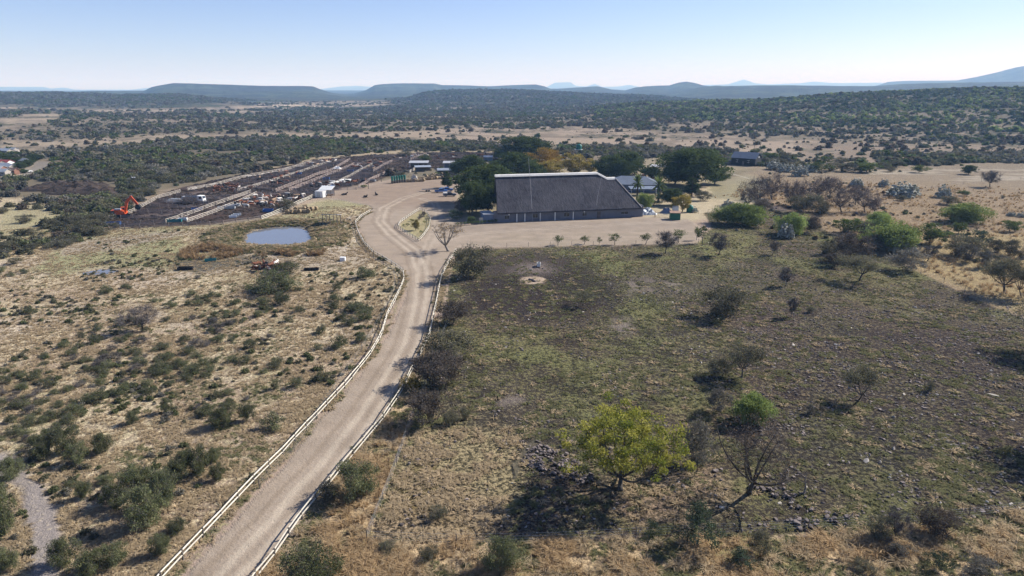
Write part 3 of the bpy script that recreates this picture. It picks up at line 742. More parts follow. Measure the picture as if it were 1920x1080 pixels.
# prickly pear: stacked flat pads
def gen_pear(seed, W=3.6, H=2.6, n=230):
    g = np.random.default_rng(seed); mb = MB()
    for i in range(n):
        a = g.random() * 2 * math.pi; r = W / 2 * g.random() ** .5
        z = (H * math.sqrt(max(0, 1 - (r / (W / 2)) ** 2)) * (.3 + .7 * g.random()) * (.7 + .5 * math.sin(a * 3 + seed) ** 2)) + .1
        c = Vector((r * math.cos(a), r * math.sin(a), z)); u = Vector(unitv(1, g, .8)[0]); w = u.cross(Vector(unitv(1, g)[0])).normalized(); s = .2 + .14 * g.random()
        t = u.cross(w) * .05
        ring = [c + u * math.cos(k * math.pi / 4) * s + w * math.sin(k * math.pi / 4) * s * .65 for k in range(8)]
        mb.add([p + t for p in ring] + [p - t for p in ring], [tuple(range(8)), tuple(range(15, 7, -1))] + [(k, k + 8, (k + 1) % 8 + 8, (k + 1) % 8) for k in range(8)])
    st = MB()
    for k in range(6):
        a = k * 1.05; st.tube([(0, 0, 0), (W * .2 * math.cos(a), W * .2 * math.sin(a), H * .4), (W * .33 * math.cos(a), W * .33 * math.sin(a), H * .7)], [.16, .12, .07], 5)
    return st.mesh('stem', M['bark_pale']), mb.mesh('pads', M['cactus']), None, W, H
KIND['pear'] = ('prickly_pear', [gen_pear(i + 5) for i in range(3)])
def gen_palm(seed):
    g = np.random.default_rng(seed); st = MB().tube([(0, 0, -.1), (.1, 0, 2), (0, 0, 3.6)], [.35, .26, .22], 7)
    V = []; Q = []
    for k in range(34):
        a = k * 2.4; el = R(75 - 100 * (k / 34)); L = 2.7
        d = np.array([math.cos(a) * math.cos(el), math.sin(a) * math.cos(el), math.sin(el)]); s = np.array([-math.sin(a), math.cos(a), 0])
        p = np.array([0, 0, 3.6]); w = .05; rows = []
        for j in range(6):
            rows.append((p - s * w, p + s * w)); p = p + d * L / 5; d = d + np.array([0, 0, -.16]); d /= np.linalg.norm(d); w = [.22, .34, .34, .25, .03][min(j, 4)]
        for j in range(5):
            b = len(V); V += [rows[j][0], rows[j][1], rows[j + 1][1], rows[j + 1][0]]; Q.append((b, b + 1, b + 2, b + 3))
    return st.mesh('trunk', M['bark'], True), leafmesh('crown', np.array(V), np.array(Q), g.random(len(V)), M['leaf_mid']), None, 5., 5.2
KIND['palm'] = ('palm_tree', [gen_palm(3)])
_cnt = {}
def place(k, p, w=None, h=None, label=None, group=None, cat=None, rz=None, var=None):
    """a tree/bush: its root Empty plus trunk and crown meshes"""
    nm, vs = KIND[k]; i = _cnt.get(k, 0); _cnt[k] = i + 1
    tr_, cr_, tw_, W, H = vs[(i if var is None else var) % len(vs)]
    if w is None: w = W
    if h is None: h = H * w / W
    r = empty(nm, p, random.uniform(0, 6.28) if rz is None else rz); r.scale = (w / W, w / W, h / H)
    small = h * F / max(depth(p), 1) < 0
    link('stem' if k in ('bush', 'bushgrey', 'bigbush', 'brush', 'grey', 'lime', 'blue', 'pear') else 'trunk', tr_, r)
    if cr_: link('pads' if k == 'pear' else 'crown', cr_, r)
    if tw_: link('twigs', tw_, r)
    tag(r, label, cat or nm.replace('_', ' ').split()[-1], group)
    return r
def T(k, x, y, wpx, top, label, group=None, cat=None, **kw):
    p = P(x, y); w = wpx * mpp(p) * (.80 if k == 'bigbush' else 1.15)
    h = max(hpx(p, top), w * .28)
    return place(k, p, w, h, label, group, cat, **kw)
# ---- paddock and foreground
T('hero', 1163, 919, 204, 757, 'wide yellow-green leafy tree casting a long shadow in the near paddock', rz=.4)
T('herobare', 1404, 924, 145, 776, 'tall leafless dark tree right of the yellow-green tree', rz=1.)
T('lime', 1409, 792, 62, 739, 'bright green feathery bush behind the tall leafless tree', 'paddock bushes')
T('grey', 1345, 775, 42, 728, 'pale grey spiky bush behind the tall leafless tree', 'paddock bushes')
T('grey', 1300, 875, 66, 790, 'grey leafless-looking bush touching the right side of the yellow-green tree', 'paddock bushes')
T('acacia', 1391, 709, 72, 648, 'olive thorn tree above the bright green feathery bush', 'paddock thorn trees')
T('brush', 1345, 706, 46, 668, 'low dark bush just left of the olive thorn tree in mid paddock', 'paddock bushes')
T('acacia', 1607, 753, 64, 690, 'round dark thorn tree alone on the stony right side of the paddock', 'paddock thorn trees')
T('brush', 1742, 734, 20, 714, 'tiny dark bush right of the lone round thorn tree', 'paddock bushes')
T('grey', 1518, 776, 24, 758, 'small pale round tuft bush left of the lone round thorn tree', 'paddock bushes')
T('brush', 1356, 592, 84, 536, 'broad dark olive bush in the middle of the paddock', 'paddock bushes')
T('acacia', 1092, 574, 34, 546, 'small leaning flat-topped thorn tree near the dark burnt soil', 'paddock thorn trees')
T('bare', 1483, 595, 22, 556, 'thin leafless sapling in mid paddock beside a tiny bush', 'leafless trees')
T('brush', 1521, 586, 16, 574, 'tiny bush just right of the thin leafless sapling', 'paddock bushes')
T('bare', 1472, 537, 32, 500, 'small grey leafless tree left of the flat-topped thorn tree', 'leafless trees')
T('acacia', 1611, 527, 70, 478, 'flat-topped dark thorn tree with a sharp oval shadow, right of centre', 'paddock thorn trees')
T('brown', 1591, 490, 62, 437, 'brownish thorn tree just behind the flat-topped thorn tree', 'paddock thorn trees')
T('grey', 1705, 509, 58, 465, 'grey feathery bush at the wire fence on the right', 'paddock bushes')
T('bare', 1738, 490, 34, 462, 'leafless shrub right of the grey feathery bush at the fence', 'leafless trees')
T('bare', 1247, 475, 46, 431, 'leafless grey tree below the row of parking area saplings', 'leafless trees')
T('bare', 1346, 479, 40, 436, 'leafless grey tree right of the parking area corner', 'leafless trees')
T('bare', 1448, 478, 24, 450, 'small leafless shrub right of the two leafless grey trees', 'leafless trees')
for i, (x, y, w, t, l) in enumerate([(1046,460,18,441,'first green sapling from the left along the parking area edge'),(1095,458,17,441,'second green sapling from the left along the parking area edge'),
    (1123,459,9,443,'thin wispy sapling between two rounder ones along the parking area'),(1153,459,21,437,'round green sapling right of the thin wispy one'),(1210,458,19,436,'green sapling just left of the leafless grey tree'),
    (1272,455,22,428,'taller green sapling just right of the leafless grey tree'),(1317,456,23,423,'green sapling at the far right corner of the parking area'),(1306,450,12,424,'thin yellow-green sapling at the parking area corner')]):
    T('sapling', x, y, w, t, l, 'saplings along the parking area edge')
T('lime', 1369, 420, 56, 384, 'lime green bush left of its larger twin beyond the parking area', 'lime green bushes')
T('lime', 1401, 423, 66, 381, 'largest spreading lime green bush beyond the parking area corner', 'lime green bushes')
T('pear', 1366, 388, 22, 376, 'pale prickly pear clump behind the lime green bushes', 'prickly pears')
T('brown', 1428, 398, 34, 372, 'small dark tree behind the largest lime green bush', 'paddock thorn trees')
T('lime', 1483, 440, 50, 400, 'rounded lime green bush with a pale cactus in front', 'lime green bushes')
T('pear', 1474, 446, 26, 420, 'grey-white prickly pear in front of the rounded lime bush', 'prickly pears')
T('brown', 1520, 437, 32, 404, 'brown thorn tree right of the rounded lime bush', 'paddock thorn trees')
T('lime', 1672, 468, 90, 418, 'widest lime green bush in the right thicket', 'lime green bushes')
T('pear', 1684, 472, 50, 440, 'silver prickly pear clump below the widest lime green bush', 'prickly pears')
T('green', 1590, 437, 48, 407, 'mid green tree left of the widest lime green bush', 'green thicket trees')
T('lime', 1645, 428, 50, 398, 'yellowish bush behind the widest lime green bush', 'lime green bushes')
T('brush', 1625, 448, 44, 415, 'dark bush between the mid green tree and the widest lime bush', 'right thicket bushes')
T('green', 1741, 456, 54, 415, 'feathery green tree right of the widest lime green bush', 'green thicket trees')
T('lime', 1806, 417, 68, 380, 'bright lime tree standing on the orange grass plain', 'lime green bushes')
T('green', 1797, 438, 30, 415, 'small bright green tree below the lime tree on the plain', 'green thicket trees')
T('blue', 1832, 460, 42, 427, 'dark green tree with pale tips right of the small bright one', 'green thicket trees')
T('brush', 1803, 480, 62, 440, 'large dark rounded bush in the right thicket', 'right thicket bushes')
T('brush', 1864, 473, 34, 446, 'dark round bush near the right edge', 'right thicket bushes')
T('brush', 1899, 480, 42, 448, 'dark bush at the right edge above the large acacia', 'right thicket bushes')
T('grey', 1815, 492, 36, 458, 'silvery leafless bush below the large dark rounded bush', 'right thicket bushes')
T('grey', 1846, 502, 36, 468, 'grey feathery bush left of the large acacia at the right', 'right thicket bushes')
T('green', 1894, 434, 30, 411, 'small lime green tree near the right edge of the plain', 'green thicket trees')
T('acaciabig', 1884, 551, 82, 484, 'large dark acacia at the right edge beside the wire fence', 'paddock thorn trees')
T('acacia', 1916, 558, 44, 500, 'acacia cut by the right edge beside the large dark one', 'paddock thorn trees')
T('acaciabig', 1965, 660, 110, 560, 'acacia standing just beyond the right edge of view', 'paddock thorn trees')
T('acaciabig', 2030, 860, 190, 740, 'near acacia beyond the right edge that shades the stony corner', 'paddock thorn trees')
T('brush', 1552, 478, 36, 452, 'low dark bush left of the brownish thorn tree', 'right thicket bushes')
T('grey', 1640, 470, 40, 440, 'grey bush below the widest lime green bush', 'right thicket bushes')
T('brown', 1560, 500, 30, 474, 'small brown shrub left of the flat-topped thorn tree', 'right thicket bushes')
# ---- thicket of purple leafless trees
for x, y, w, t, l in [(1424,384,62,334,'purple-brown leafless tree left in the grove by the black cottage'),(1448,374,58,322,'tallest purple-brown leafless tree of the grove by the cottage'),
    (1402,390,40,352,'reddish leafless shrub at the left end of the purple grove'),(1500,388,46,335,'leafless tree behind the brown thorn trees'),(1532,376,50,328,'dark purple leafless tree in mid grove'),
    (1556,372,44,330,'leafless tree with a straight trunk in mid grove'),(1578,398,54,352,'broad leafless tree near the orange plain'),(1622,398,50,354,'leafless tree at the right end of the grove'),
    (1604,384,42,345,'thin leafless tree behind the right end of the grove'),(1482,384,40,345,'leafless tree right of the tallest purple one'),(1638,402,26,370,'small thin leafless tree at the end of the grove')]:
    T('barepurple', x, y, w, t, l, 'leafless grove trees')
for x, y, w, t, l in [(1522,397,48,360,'dark green bush amid the leafless grove'),(1495,398,38,365,'mid green bush at the foot of the leafless grove'),(1540,402,34,380,'low dark bush below the leafless grove')]:
    T('brush', x, y, w, t, l, 'grove undergrowth bushes')
for x, y, w, t, l in [(1500,330,26,312,'tall prickly pear behind the leafless grove'),(1478,322,30,308,'wide prickly pear clump right of the black cottage'),(1452,318,26,302,'prickly pear at the corner of the black cottage'),
    (1692,368,48,345,'large pale prickly pear on the orange plain'),(1605,350,22,335,'small prickly pear left on the orange plain'),(1657,350,17,336,'small upright prickly pear on the orange plain'),(1768,370,24,350,'leaning prickly pear above the dark low bush'),
    (1518,322,24,310,'round prickly pear beside the dark bush row'),(1896,405,14,398,'white low cactus near the right edge, left of a pair'),(1915,407,14,399,'white low cactus at the right edge'),(1430,386,24,373,'white prickly pear behind the largest lime bush'),(1300,398,14,388,'prickly pear beside the green water tank')]:
    T('pear', x, y, w, t, l, 'prickly pears')
T('brush', 1778, 384, 38, 366, 'low dark bush on the orange plain beneath the leaning cactus', 'plain bushes')
T('brush', 1690, 376, 22, 366, 'small dark bush at the foot of the large pale cactus', 'plain bushes')
T('dark', 1816, 327, 22, 309, 'small dark round tree on the open plain', 'plain trees')
T('bare', 1856, 351, 36, 319, 'spreading leafless tree on the orange plain near the right edge', 'leafless trees')
T('green', 1723, 324, 26, 308, 'small bright bush left of the dark round tree on the plain', 'plain bushes')
T('green', 1807, 367, 20, 356, 'tiny bright green bush on the orange plain', 'plain bushes')
T('brush', 1880, 372, 8, 366, 'tiny dark shrub on the orange plain', 'plain bushes')
# row of dark bushes by the cottage
for i, (x, y, w) in enumerate([(1440,300,30),(1462,312,34),(1485,318,28),(1530,322,40),(1560,320,34),(1592,322,36),(1625,323,42),(1655,316,26),(1575,308,30),(1548,305,26),(1610,306,26),(1680,312,24),(1420,288,22),(1475,300,30),(1668,322,22)]):
    T('brush' if i % 3 else 'green', x, y, w, y - w * .5, 'dark green bush in the low row behind the black cottage and the grove', 'bushes in the row behind the grove', 'bush')
# ---- right side of the road
T('brown', 846, 608, 56, 563, 'round brown thorn tree at the right road fence, farthest of the roadside trees', 'trees along the right road fence')
T('brush', 882, 520, 78, 457, 'big dark thorn bush at the bend beside the right road fence', 'trees along the right road fence', 'tree')
T('brush', 834, 674, 92, 617, 'wide olive thorn tree leaning over the right road fence', 'trees along the right road fence')
T('brown', 832, 724, 92, 660, 'brown twiggy thorn tree below the wide olive one', 'trees along the right road fence')
T('brown', 806, 792, 74, 728, 'nearest round brown thorn tree by the golden grass', 'trees along the right road fence')
T('brush', 845, 796, 34, 772, 'low green shrub right of the nearest brown thorn tree', 'bushes by the right road fence')
T('brush', 872, 786, 20, 764, 'small green shrub farthest right of the nearest brown thorn tree', 'bushes by the right road fence')
T('yellow', 775, 736, 34, 704, 'yellow-green shrub right against the road fence', 'bushes by the right road fence', 'bush')
T('bigbush', 668, 934, 92, 866, 'large green bush between the road fence and the wire fence', 'bushes by the right road fence')
T('brush', 618, 938, 44, 905, 'low green bush against the road fence', 'bushes by the right road fence')
T('bigbush', 585, 1098, 140, 1028, 'large grey-green bush at the bottom edge right of the road', 'foreground bushes')
T('bigbush', 940, 1066, 96, 1006, 'grey-green bush at the bottom edge below the yellow-green tree', 'foreground bushes')
T('blue', 1310, 1024, 68, 944, 'bright blue-green bush below the tall leafless tree', 'foreground bushes')
T('blue', 1224, 1007, 32, 976, 'small blue-green bush under the yellow-green tree', 'foreground bushes')
T('blue', 1388, 1062, 40, 1028, 'small green bush in the foreground grass', 'foreground bushes')
T('brush', 1424, 1040, 40, 990, 'dark bush right of the bright blue-green bush', 'foreground bushes')
T('brush', 1648, 1012, 48, 966, 'dark green bush left in the pair at the bottom right', 'foreground bushes')
T('bare', 1680, 1012, 44, 955, 'leafless shrub between the two dark bushes at the bottom right', 'foreground bushes')
T('brown', 1757, 1004, 66, 952, 'brownish bush right in the pair at the bottom right', 'foreground bushes')
T('blue', 1758, 1066, 38, 1030, 'small blue-green bush below the brownish bush', 'foreground bushes')
T('grey', 1840, 1075, 60, 1050, 'grey-green low bush at the bottom edge on the right', 'foreground bushes')
T('brush', 1615, 1070, 44, 1050, 'small green clump in the bottom right grass', 'foreground bushes')
T('grey', 1680, 1040, 52, 1020, 'brown-grey shrub below the dark pair', 'foreground bushes')
T('brush', 727, 1035, 36, 1015, 'small green tuft bush near the wire fence corner', 'foreground bushes')
T('brush', 802, 1050, 40, 1025, 'small dark shrub in the tan foreground grass', 'foreground bushes')
T('brush', 822, 970, 36, 948, 'tiny dark shrub on the straw corner of the paddock', 'paddock bushes')
# ---- around the buildings
T('dark', 912, 382, 108, 305, 'massive dark shade tree against the left end of the thatched hall', 'garden trees')
T('dark', 885, 402, 50, 338, 'dark leafy tree in front of the massive shade tree', 'garden trees')
T('dark', 915, 398, 46, 345, 'dark tree pressed against the left gable of the thatched hall', 'garden trees')
T('dark', 880, 330, 56, 288, 'round dark tree behind the massive shade tree', 'garden trees')
T('conifer', 839, 352, 26, 317, 'dark conical conifer beside the parked pickups', 'conifers')
T('brown', 867, 400, 32, 373, 'russet shrub in the garden left of the hall', 'garden shrubs', 'shrub')
T('blue', 852, 412, 30, 392, 'grey-green garden shrub next to the russet one', 'garden shrubs', 'shrub')
T('yellow', 863, 407, 14, 395, 'small yellow garden shrub at the yard edge', 'garden shrubs', 'shrub')
T('green', 884, 418, 16, 404, 'green shrub right of the flowers by the hall', 'garden shrubs', 'shrub')
T('conifer', 912, 416, 9, 404, 'tiny conical shrub by the hall entrance', 'garden shrubs', 'shrub')
T('dark', 962, 335, 66, 283, 'grey-green broad tree behind the left part of the hall', 'garden trees')
T('dark', 985, 300, 86, 254, 'highest dark tree far behind the hall', 'garden trees')
T('green', 945, 300, 40, 275, 'mid green tree left of the highest dark tree', 'garden trees')
T('gold', 1012, 325, 54, 274, 'orange-gold tree behind the hall', 'golden trees')
T('gold', 1030, 320, 40, 276, 'dark gold tree right of the orange-gold one', 'golden trees')
T('yellow', 1034, 332, 60, 297, 'pale yellow tree directly behind the hall ridge', 'golden trees')
T('yellow', 1076, 330, 54, 284, 'olive-yellow tree right of the pale yellow one', 'golden trees')
T('conifer', 1128, 336, 22, 290, 'dark narrow conifer behind the hall ridge end', 'conifers')
T('dark', 1148, 338, 58, 288, 'dark shade tree right of the narrow conifer', 'garden trees')
T('dark', 1180, 330, 56, 281, 'dark shade tree above the blue-grey house', 'garden trees')
T('dark', 1298, 350, 116, 275, 'biggest round green shade tree right of the house', 'garden trees')
T('dark', 1265, 345, 50, 305, 'left lobe tree beside the biggest round shade tree', 'garden trees')
T('conifer', 1297, 368, 34, 325, 'green conical conifer in front of the biggest shade tree', 'conifers')
T('dark', 1262, 385, 44, 352, 'dark shrubby tree between the palm and the conical conifer', 'garden trees')
T('yellow', 1279, 397, 34, 361, 'olive round small tree beside the green water tank', 'garden shrubs')
T('brush', 1316, 376, 32, 356, 'dark bush right of the conical conifer', 'garden shrubs', 'shrub')
T('lime', 1208, 391, 28, 361, 'yellow-green shrub at the right end of the hall', 'garden shrubs', 'shrub')
T('blue', 1227, 386, 26, 362, 'grey-green shrub right of the yellow-green shrub', 'garden shrubs', 'shrub')
T('palm', 1194, 374, 26, 330, 'palm in front of the blue-grey house roof', 'palms')
T('palm', 1234, 380, 30, 334, 'palm right of the blue-grey house', 'palms')
T('remnant', 841, 471, 66, 414, 'half-bare pale-barked tree at the road junction', 'leafless trees')
T('brush', 536, 396, 36, 372, 'round brown-green bush beside the hay bales', 'feedlot bushes')
T('green', 798, 304, 24, 288, 'olive tree between the feedlot sheds', 'feedlot bushes')
T('brush', 760, 292, 26, 283, 'tree among the far pens', 'feedlot bushes')
T('brush', 750, 333, 26, 321, 'rounded dark bush behind the green bins', 'feedlot bushes')
T('barepurple', 353, 384, 34, 368, 'leafless grey bush beside the tipper truck', 'feedlot bushes')
T('green', 682, 352, 12, 346, 'small green bush at the front fence of the pens', 'feedlot bushes')
T('yellow', 780, 432, 16, 409, 'small tree aloe inside the traffic island', 'island plants', 'aloe')
for x, y, w, t in [(790,411,9,400),(795,406,10,396),(786,413,7,405)]:
    T('bare', x, y, w, t, 'dark upright aloe at the far end of the traffic island', 'aloes in the island', 'aloe')
for x, y, w, t in [(764,424,8,418),(789,438,7,432),(771,415,7,410),(796,420,6,413),(757,425,6,420)]:
    T('sapling', x, y, w, t, 'small succulent planted on the traffic island', 'succulents on the island', 'succulent')
# garden edge plants along the hall
for i in range(12):
    x = 858 + i * 6.5
    T('sapling', x, 424 - i * .55, 7, 416 - i * .5, 'low flowering plant in the bed left of the hall', 'bedding plants left of the hall', 'plant')
for i, x in enumerate((975, 984, 1023, 1031, 1050, 1060, 1086)):
    T('brush', x, 414.5 - (x - 925) * .04, 12, 402 - (x - 925) * .04, 'dark climber against the front wall of the hall', 'climbers on the hall wall', 'plant')
# ---- left pasture
T('bare', 266, 622, 66, 577, 'pale leafless tree standing alone in the left pasture', 'leafless trees')
BIG = [(80,860,62,815),(120,850,60,800),(150,868,55,830),(190,850,50,812),(95,838,40,800),(260,925,80,870),(225,950,70,905),(275,985,100,910),(310,950,70,880),(330,905,60,860),
       (375,890,60,835),(345,880,46,845),(200,905,44,890),(160,935,36,900),(330,1000,50,975),(120,1060,70,1010),(170,1075,80,1030),(215,1060,60,1020),(300,1040,50,1000),(20,900,60,858),
       (10,1000,60,905),(15,1070,60,1030),(410,900,40,870),(400,868,36,840),(415,800,58,760),(465,790,38,755),(250,795,30,770),(312,775,26,745),(560,800,0,0)]
for x, y, w, t in BIG:
    if w: T('bigbush', x, y, w, t, 'large green thorn bush in the dense clumps at the lower left', 'large bushes at the lower left', 'bush')
for x, y, w, t in [(510,540,70,505),(500,550,60,525),(545,545,36,520),(535,510,50,490),(495,572,30,556),(528,570,34,548),(568,548,0,0),(690,520,40,498),(625,580,22,566),(660,580,36,565),(672,585,30,566),(630,565,24,550),(640,600,22,585),(680,600,32,580),
                   (655,610,28,594),(640,650,26,628),(680,640,26,626),(600,625,22,608),(570,690,0,0),(517,730,18,708),(555,725,26,705),(605,715,30,697),(630,655,20,640),(510,805,40,775),(546,795,0,0),(595,660,0,0),(690,585,24,572),(685,650,0,0),(598,655,18,645),(632,545,18,528)]:
    if w: T('bush', x, y, w, t, 'separate rounded green bush on the tan pasture beside the left road fence', 'bushes beside the left road fence', 'bush')
# dense bush line left of the feedlot
for x, y, w, t in [(210,400,40,385),(180,420,44,398),(165,440,52,410),(150,425,40,400),(130,455,44,440),(120,462,40,448),(200,415,36,398),(60,468,26,455),(92,465,26,455),(15,470,30,450),(100,425,24,410),(48,418,30,402),(5,400,20,388),(122,395,20,385),
                   (165,395,34,378),(195,385,34,370),(228,378,40,362),(255,372,40,355),(275,365,36,350),(150,410,30,395),(60,440,24,428),(28,495,22,482),(235,395,0,0),(70,455,16,448),(190,440,34,424),(215,428,20,416)]:
    if w: T('brush', x, y, w, t, 'dark olive thorn bush in the thicket just left of the feedlot', 'thorn bushes left of the feedlot', 'bush')
# random individual bushes on the pasture
g = np.random.default_rng(99); pts = []; tries = 0
lpw = np.array([(0,500),(200,530),(330,515),(450,515),(560,540),(700,540),(690,600),(610,700),(540,790),(460,880),(330,1020),(150,1090),(-40,1090),(-40,520)], float)
while len(pts) < 235 and tries < 60000:
    tries += 1
    px = g.uniform(-30, 720); py = 500 + 580 * g.random() ** 1.25
    if sdist(np.array([px]), np.array([py]), lpw)[0] < 0: continue
    if px < 130 and py > 830: continue
    x, y = G(px, py)
    dn = fbm(x / 17, y / 17, 88, 3)
    left = 1 - sst(250, 520, px)
    if g.random() > sst(.48, .68, dn) * (.35 + .65 * left): continue
    if any(abs(x - a) + abs(y - b) < 1.5 for a, b, *_ in pts): continue
    pts.append((x, y, g.random(), px, py))
for x, y, u, px, py in pts:
    k = 'bushgrey' if u < .14 else 'bush'
    w = g.uniform(1.0, 2.6); 
    lab = 'low grey leafless bush scattered over the left pasture' if k == 'bushgrey' else ('low green bush in the dense scatter on the upper left pasture' if py < 660 else 'low green bush scattered on the lower left pasture')
    place(k, Vector((x, y, h1(x, y))), w, w * g.uniform(.42, .62), lab, 'scattered bushes on the left pasture' + (' (grey)' if k == 'bushgrey' else ' (upper)' if py < 660 else ' (lower)'), 'bush')

for x, y, w, t, l in [(935,330,50,300,'mid green tree filling the gap left of the grey-green broad tree'),(1000,345,40,300,'dark tree between the golden trees and the hall'),(1105,328,34,296,'olive tree between the olive-yellow tree and the narrow conifer'),
    (860,330,34,300,'dark tree behind the conical conifer by the sheds'),(1165,340,40,300,'low dark tree between the two shade trees above the house'),(1222,335,34,312,'dark bush tree left of the biggest shade tree'),(1340,345,40,312,'right lobe tree of the biggest round shade tree')]:
    T('dark' if 'olive' not in l else 'yellow', x, y, w, t, l, 'garden trees')
# ------------------------------------------------------------------ fences
def resample(pts, step):
    P_ = [Vector(p) for p in pts]; out = [P_[0].copy()]; acc = 0.; tgt = step
    L = 0.
    segs = []
    for a, b in zip(P_[:-1], P_[1:]): segs.append((a, b, (b - a).length)); L += (b - a).length
    n = max(1, round(L / step)); out = []
    for i in range(n + 1):
        s = L * i / n
        for a, b, l in segs:
            if s <= l + 1e-6 or b is segs[-1][1]:
                out.append(a.lerp(b, min(1, s / max(l, 1e-6)))); break
            s -= l
    return out
def fence(label, group, pts, step=3.2, rails=(.5, 1.0), rr=.055, pr=.08, ph=1.15, rmat='rail', pmat='post', cat='fence', zoff=0., name='rail_fence', box=False, closed=False):
    """pts: photo pixels of the top rail line"""
    W = []
    for px, py in pts:
        x, y = G(px, py, ph * .9); W.append((x, y, 0))
    if closed: W.append(W[0])
    Q = resample(W, step)
    Q = [Vector((q.x, q.y, h1(q.x, q.y) + zoff)) for q in Q]
    r = empty(name, Q[len(Q) // 2]); o = r.location
    tag(r, label, cat, group)
    pm = MB().tube([(0, 0, -.2), (0, 0, ph)], pr, 6).mesh('post', M[pmat])
    many = len(Q) > 99
    for i, q in enumerate(Q):
        if closed and i == len(Q) - 1: break
        if many: break
        po = link('post', pm, r, q - o); po.rotation_euler = (random.gauss(0, .03), random.gauss(0, .03), random.uniform(0, 6))
    if many:
        b = MB()
        for q in Q: b.tube([q - o + Vector((0, 0, -.2)), q - o + Vector((0, 0, ph))], pr, 5)
        tag(b.build('post_row', M[pmat], r), kind='stuff')
    for z in rails:
        b = MB()
        pth = [q - o + Vector((0, 0, z + random.gauss(0, .04))) for q in Q]
        if box:
            for a, c in zip(pth[:-1], pth[1:]):
                d = c - a; b.box((a + c) / 2, (d.length + .04, .04, rr * 2), rz=math.atan2(d.y, d.x), ry=-math.atan2(d.z, math.hypot(d.x, d.y)))
        else: b.tube(pth, rr, 5)
        b.build('rail', M[rmat], r)
    return r
LF = [(262,1125),(295,1080),(480,887),(520,848),(575,790),(640,722),(692,660),(715,622),(726,585),(749,540),(757.5,520),(756,504),(730,487),(700,470),(682,452),(671,432),(666,414),(677,402),(695,392)]
fence('long white two-rail fence along the left side of the dirt road', None, LF, 3.2, (.48, 1.02), .07, .09)
RF = [(445,1120),(480,1070),(517,1027),(545,985),(572,947),(600,915),(630,880),(652,852),(675,827),(697,800),(715,780),(732,756),(755,722),(770,690),(787,660),(795,642),(805,622),(810,600),(816,572),(822,542),(827,515),(837,495),(855,466)]
fence('long white two-rail fence along the right side of the dirt road', None, RF, 3.1, (.48, 1.02), .07, .1)
fence('white rail fence ringing the teardrop traffic island', None, [(787,389),(760,406),(749,414),(746,422),(760,432),(785,447),(795,437),(805,422),(807,407),(800,395)], 2.6, (.45, .95), .07, .08, closed=True)
def wirefence(label, pts, step=6., ph=1.25, group='wire fences', pmat='post', wires=(.3, .6, .9, 1.15)):
    return fence(label, group, pts, step, wires, .006, .045, ph, 'galv', pmat, name='wire_fence')
wirefence('thin wire fence from the road bend down to the corner left of the straw grass', [(846,575),(838,600),(822,640),(800,705),(772,770),(746,848),(722,905),(706,955),(687,997)], 7.)
wirefence('thin wire fence along the bottom edge of the paddock', [(687,997),(780,1002),(950,1000),(1150,993),(1425,980),(1700,965),(1960,938)], 9.)
wirefence('wire fence running diagonally up the right side of the paddock', [(2000,606),(1925,588),(1850,560),(1780,525),(1710,498),(1620,450),(1545,412),(1480,385),(1440,370)], 8.)
wirefence('wire fence along the saplings below the parking area', [(868,458),(930,456),(1040,454),(1180,452),(1310,449)], 6.)
wirefence('wire fence beside the left road fence in the tan pasture', [(485,900),(560,820),(610,745),(645,690),(690,630),(720,575),(742,530),(738,505),(700,478)], 8.)
wirefence('wire fence between the yard track and the grove', [(1310,395),(1360,388),(1420,380),(1440,345)], 5.)
wirefence('wire fence across the far right plain', [(1640,392),(1700,362),(1760,345),(1860,335),(1990,328)], 14.)
# feedlot rails
g4 = (.4, .9, 1.4); fk = dict(ph=1.5, rr=.07, pr=.09, box=True)
def ff(label, pts, rmat='wood', step=3.5, rails=g4, pmat='wood', **k):
    kk = dict(fk); kk.update(k); return fence(label, 'feedlot pen fences', pts, step, rails, rmat=rmat, pmat=pmat, name='pen_fence', **kk)
ff('pale plank fence behind the orange excavator', [(184,411),(245,394),(297,366),(338,356)])
ff('upper of the two pale plank fences of the diagonal cattle race', [(310,411),(343,400),(420,373),(438,367),(470,356)], 'wood')
ff('lower of the two pale plank fences of the diagonal cattle race', [(350,411),(400,393),(441,378),(481,359)], 'wood')
ff('pale plank fence on the far upper edge of the feedlot', [(352,352),(400,344),(459,328),(533,315),(585,301)], 'wood')
ff('front white plank fence by the hay bales', [(490,405),(523,393),(551,380),(596,361)], 'rail', pmat='rail')
ff('pinkish plank fence of the first feed alley, left side', [(517,354),(578,331),(600,322),(622,316),(656,296)], 'wood_pink')
ff('pinkish plank fence of the first feed alley, right side', [(542,353),(585,337),(640,315),(664,305)], 'wood_pink')
ff('pinkish plank fence of the second feed alley', [(672,347),(700,331),(737,315)], 'wood_pink')
ff('pinkish plank fence behind the second feed alley', [(700,318),(720,306),(735,300)], 'wood_pink')
ff('pale fence among the farthest pens', [(770,296),(800,287)], 'wood_pink')
M['wood_mid'] = simple('wood_mid', (.33, .27, .235), .9, .15, .8)
dk = dict(rmat='wood_mid', pmat='wood_mid', rr=.1, pr=.12)
for l, p in [('dark fence along the front edge of the feedlot', [(204,424),(306,418),(402,416),(489,405)]), ('dark fence in front of the excavator', [(254,396),(325,395),(350,400)]),
             ('dark cross fence above the tipper truck', [(343,364),(380,368),(420,365),(438,367)]), ('dark cross fence at the back of the crowded front pen', [(480,360),(540,359),(596,358)]),
             ('dark cross fence of the pens behind the sheds', [(735,297),(820,293),(925,292)]), ('dark fence of the far pens under the thicket', [(700,291),(800,286),(925,286)]),
             ('dark fence of the pen behind the hall trees', [(1062,303),(1120,302),(1200,318)]), ('dark fence of the far pen left of the race', [(300,372),(330,376),(352,372)])]:
    ff(l, p, step=4.0, rails=(.4, .85, 1.3), **dk)
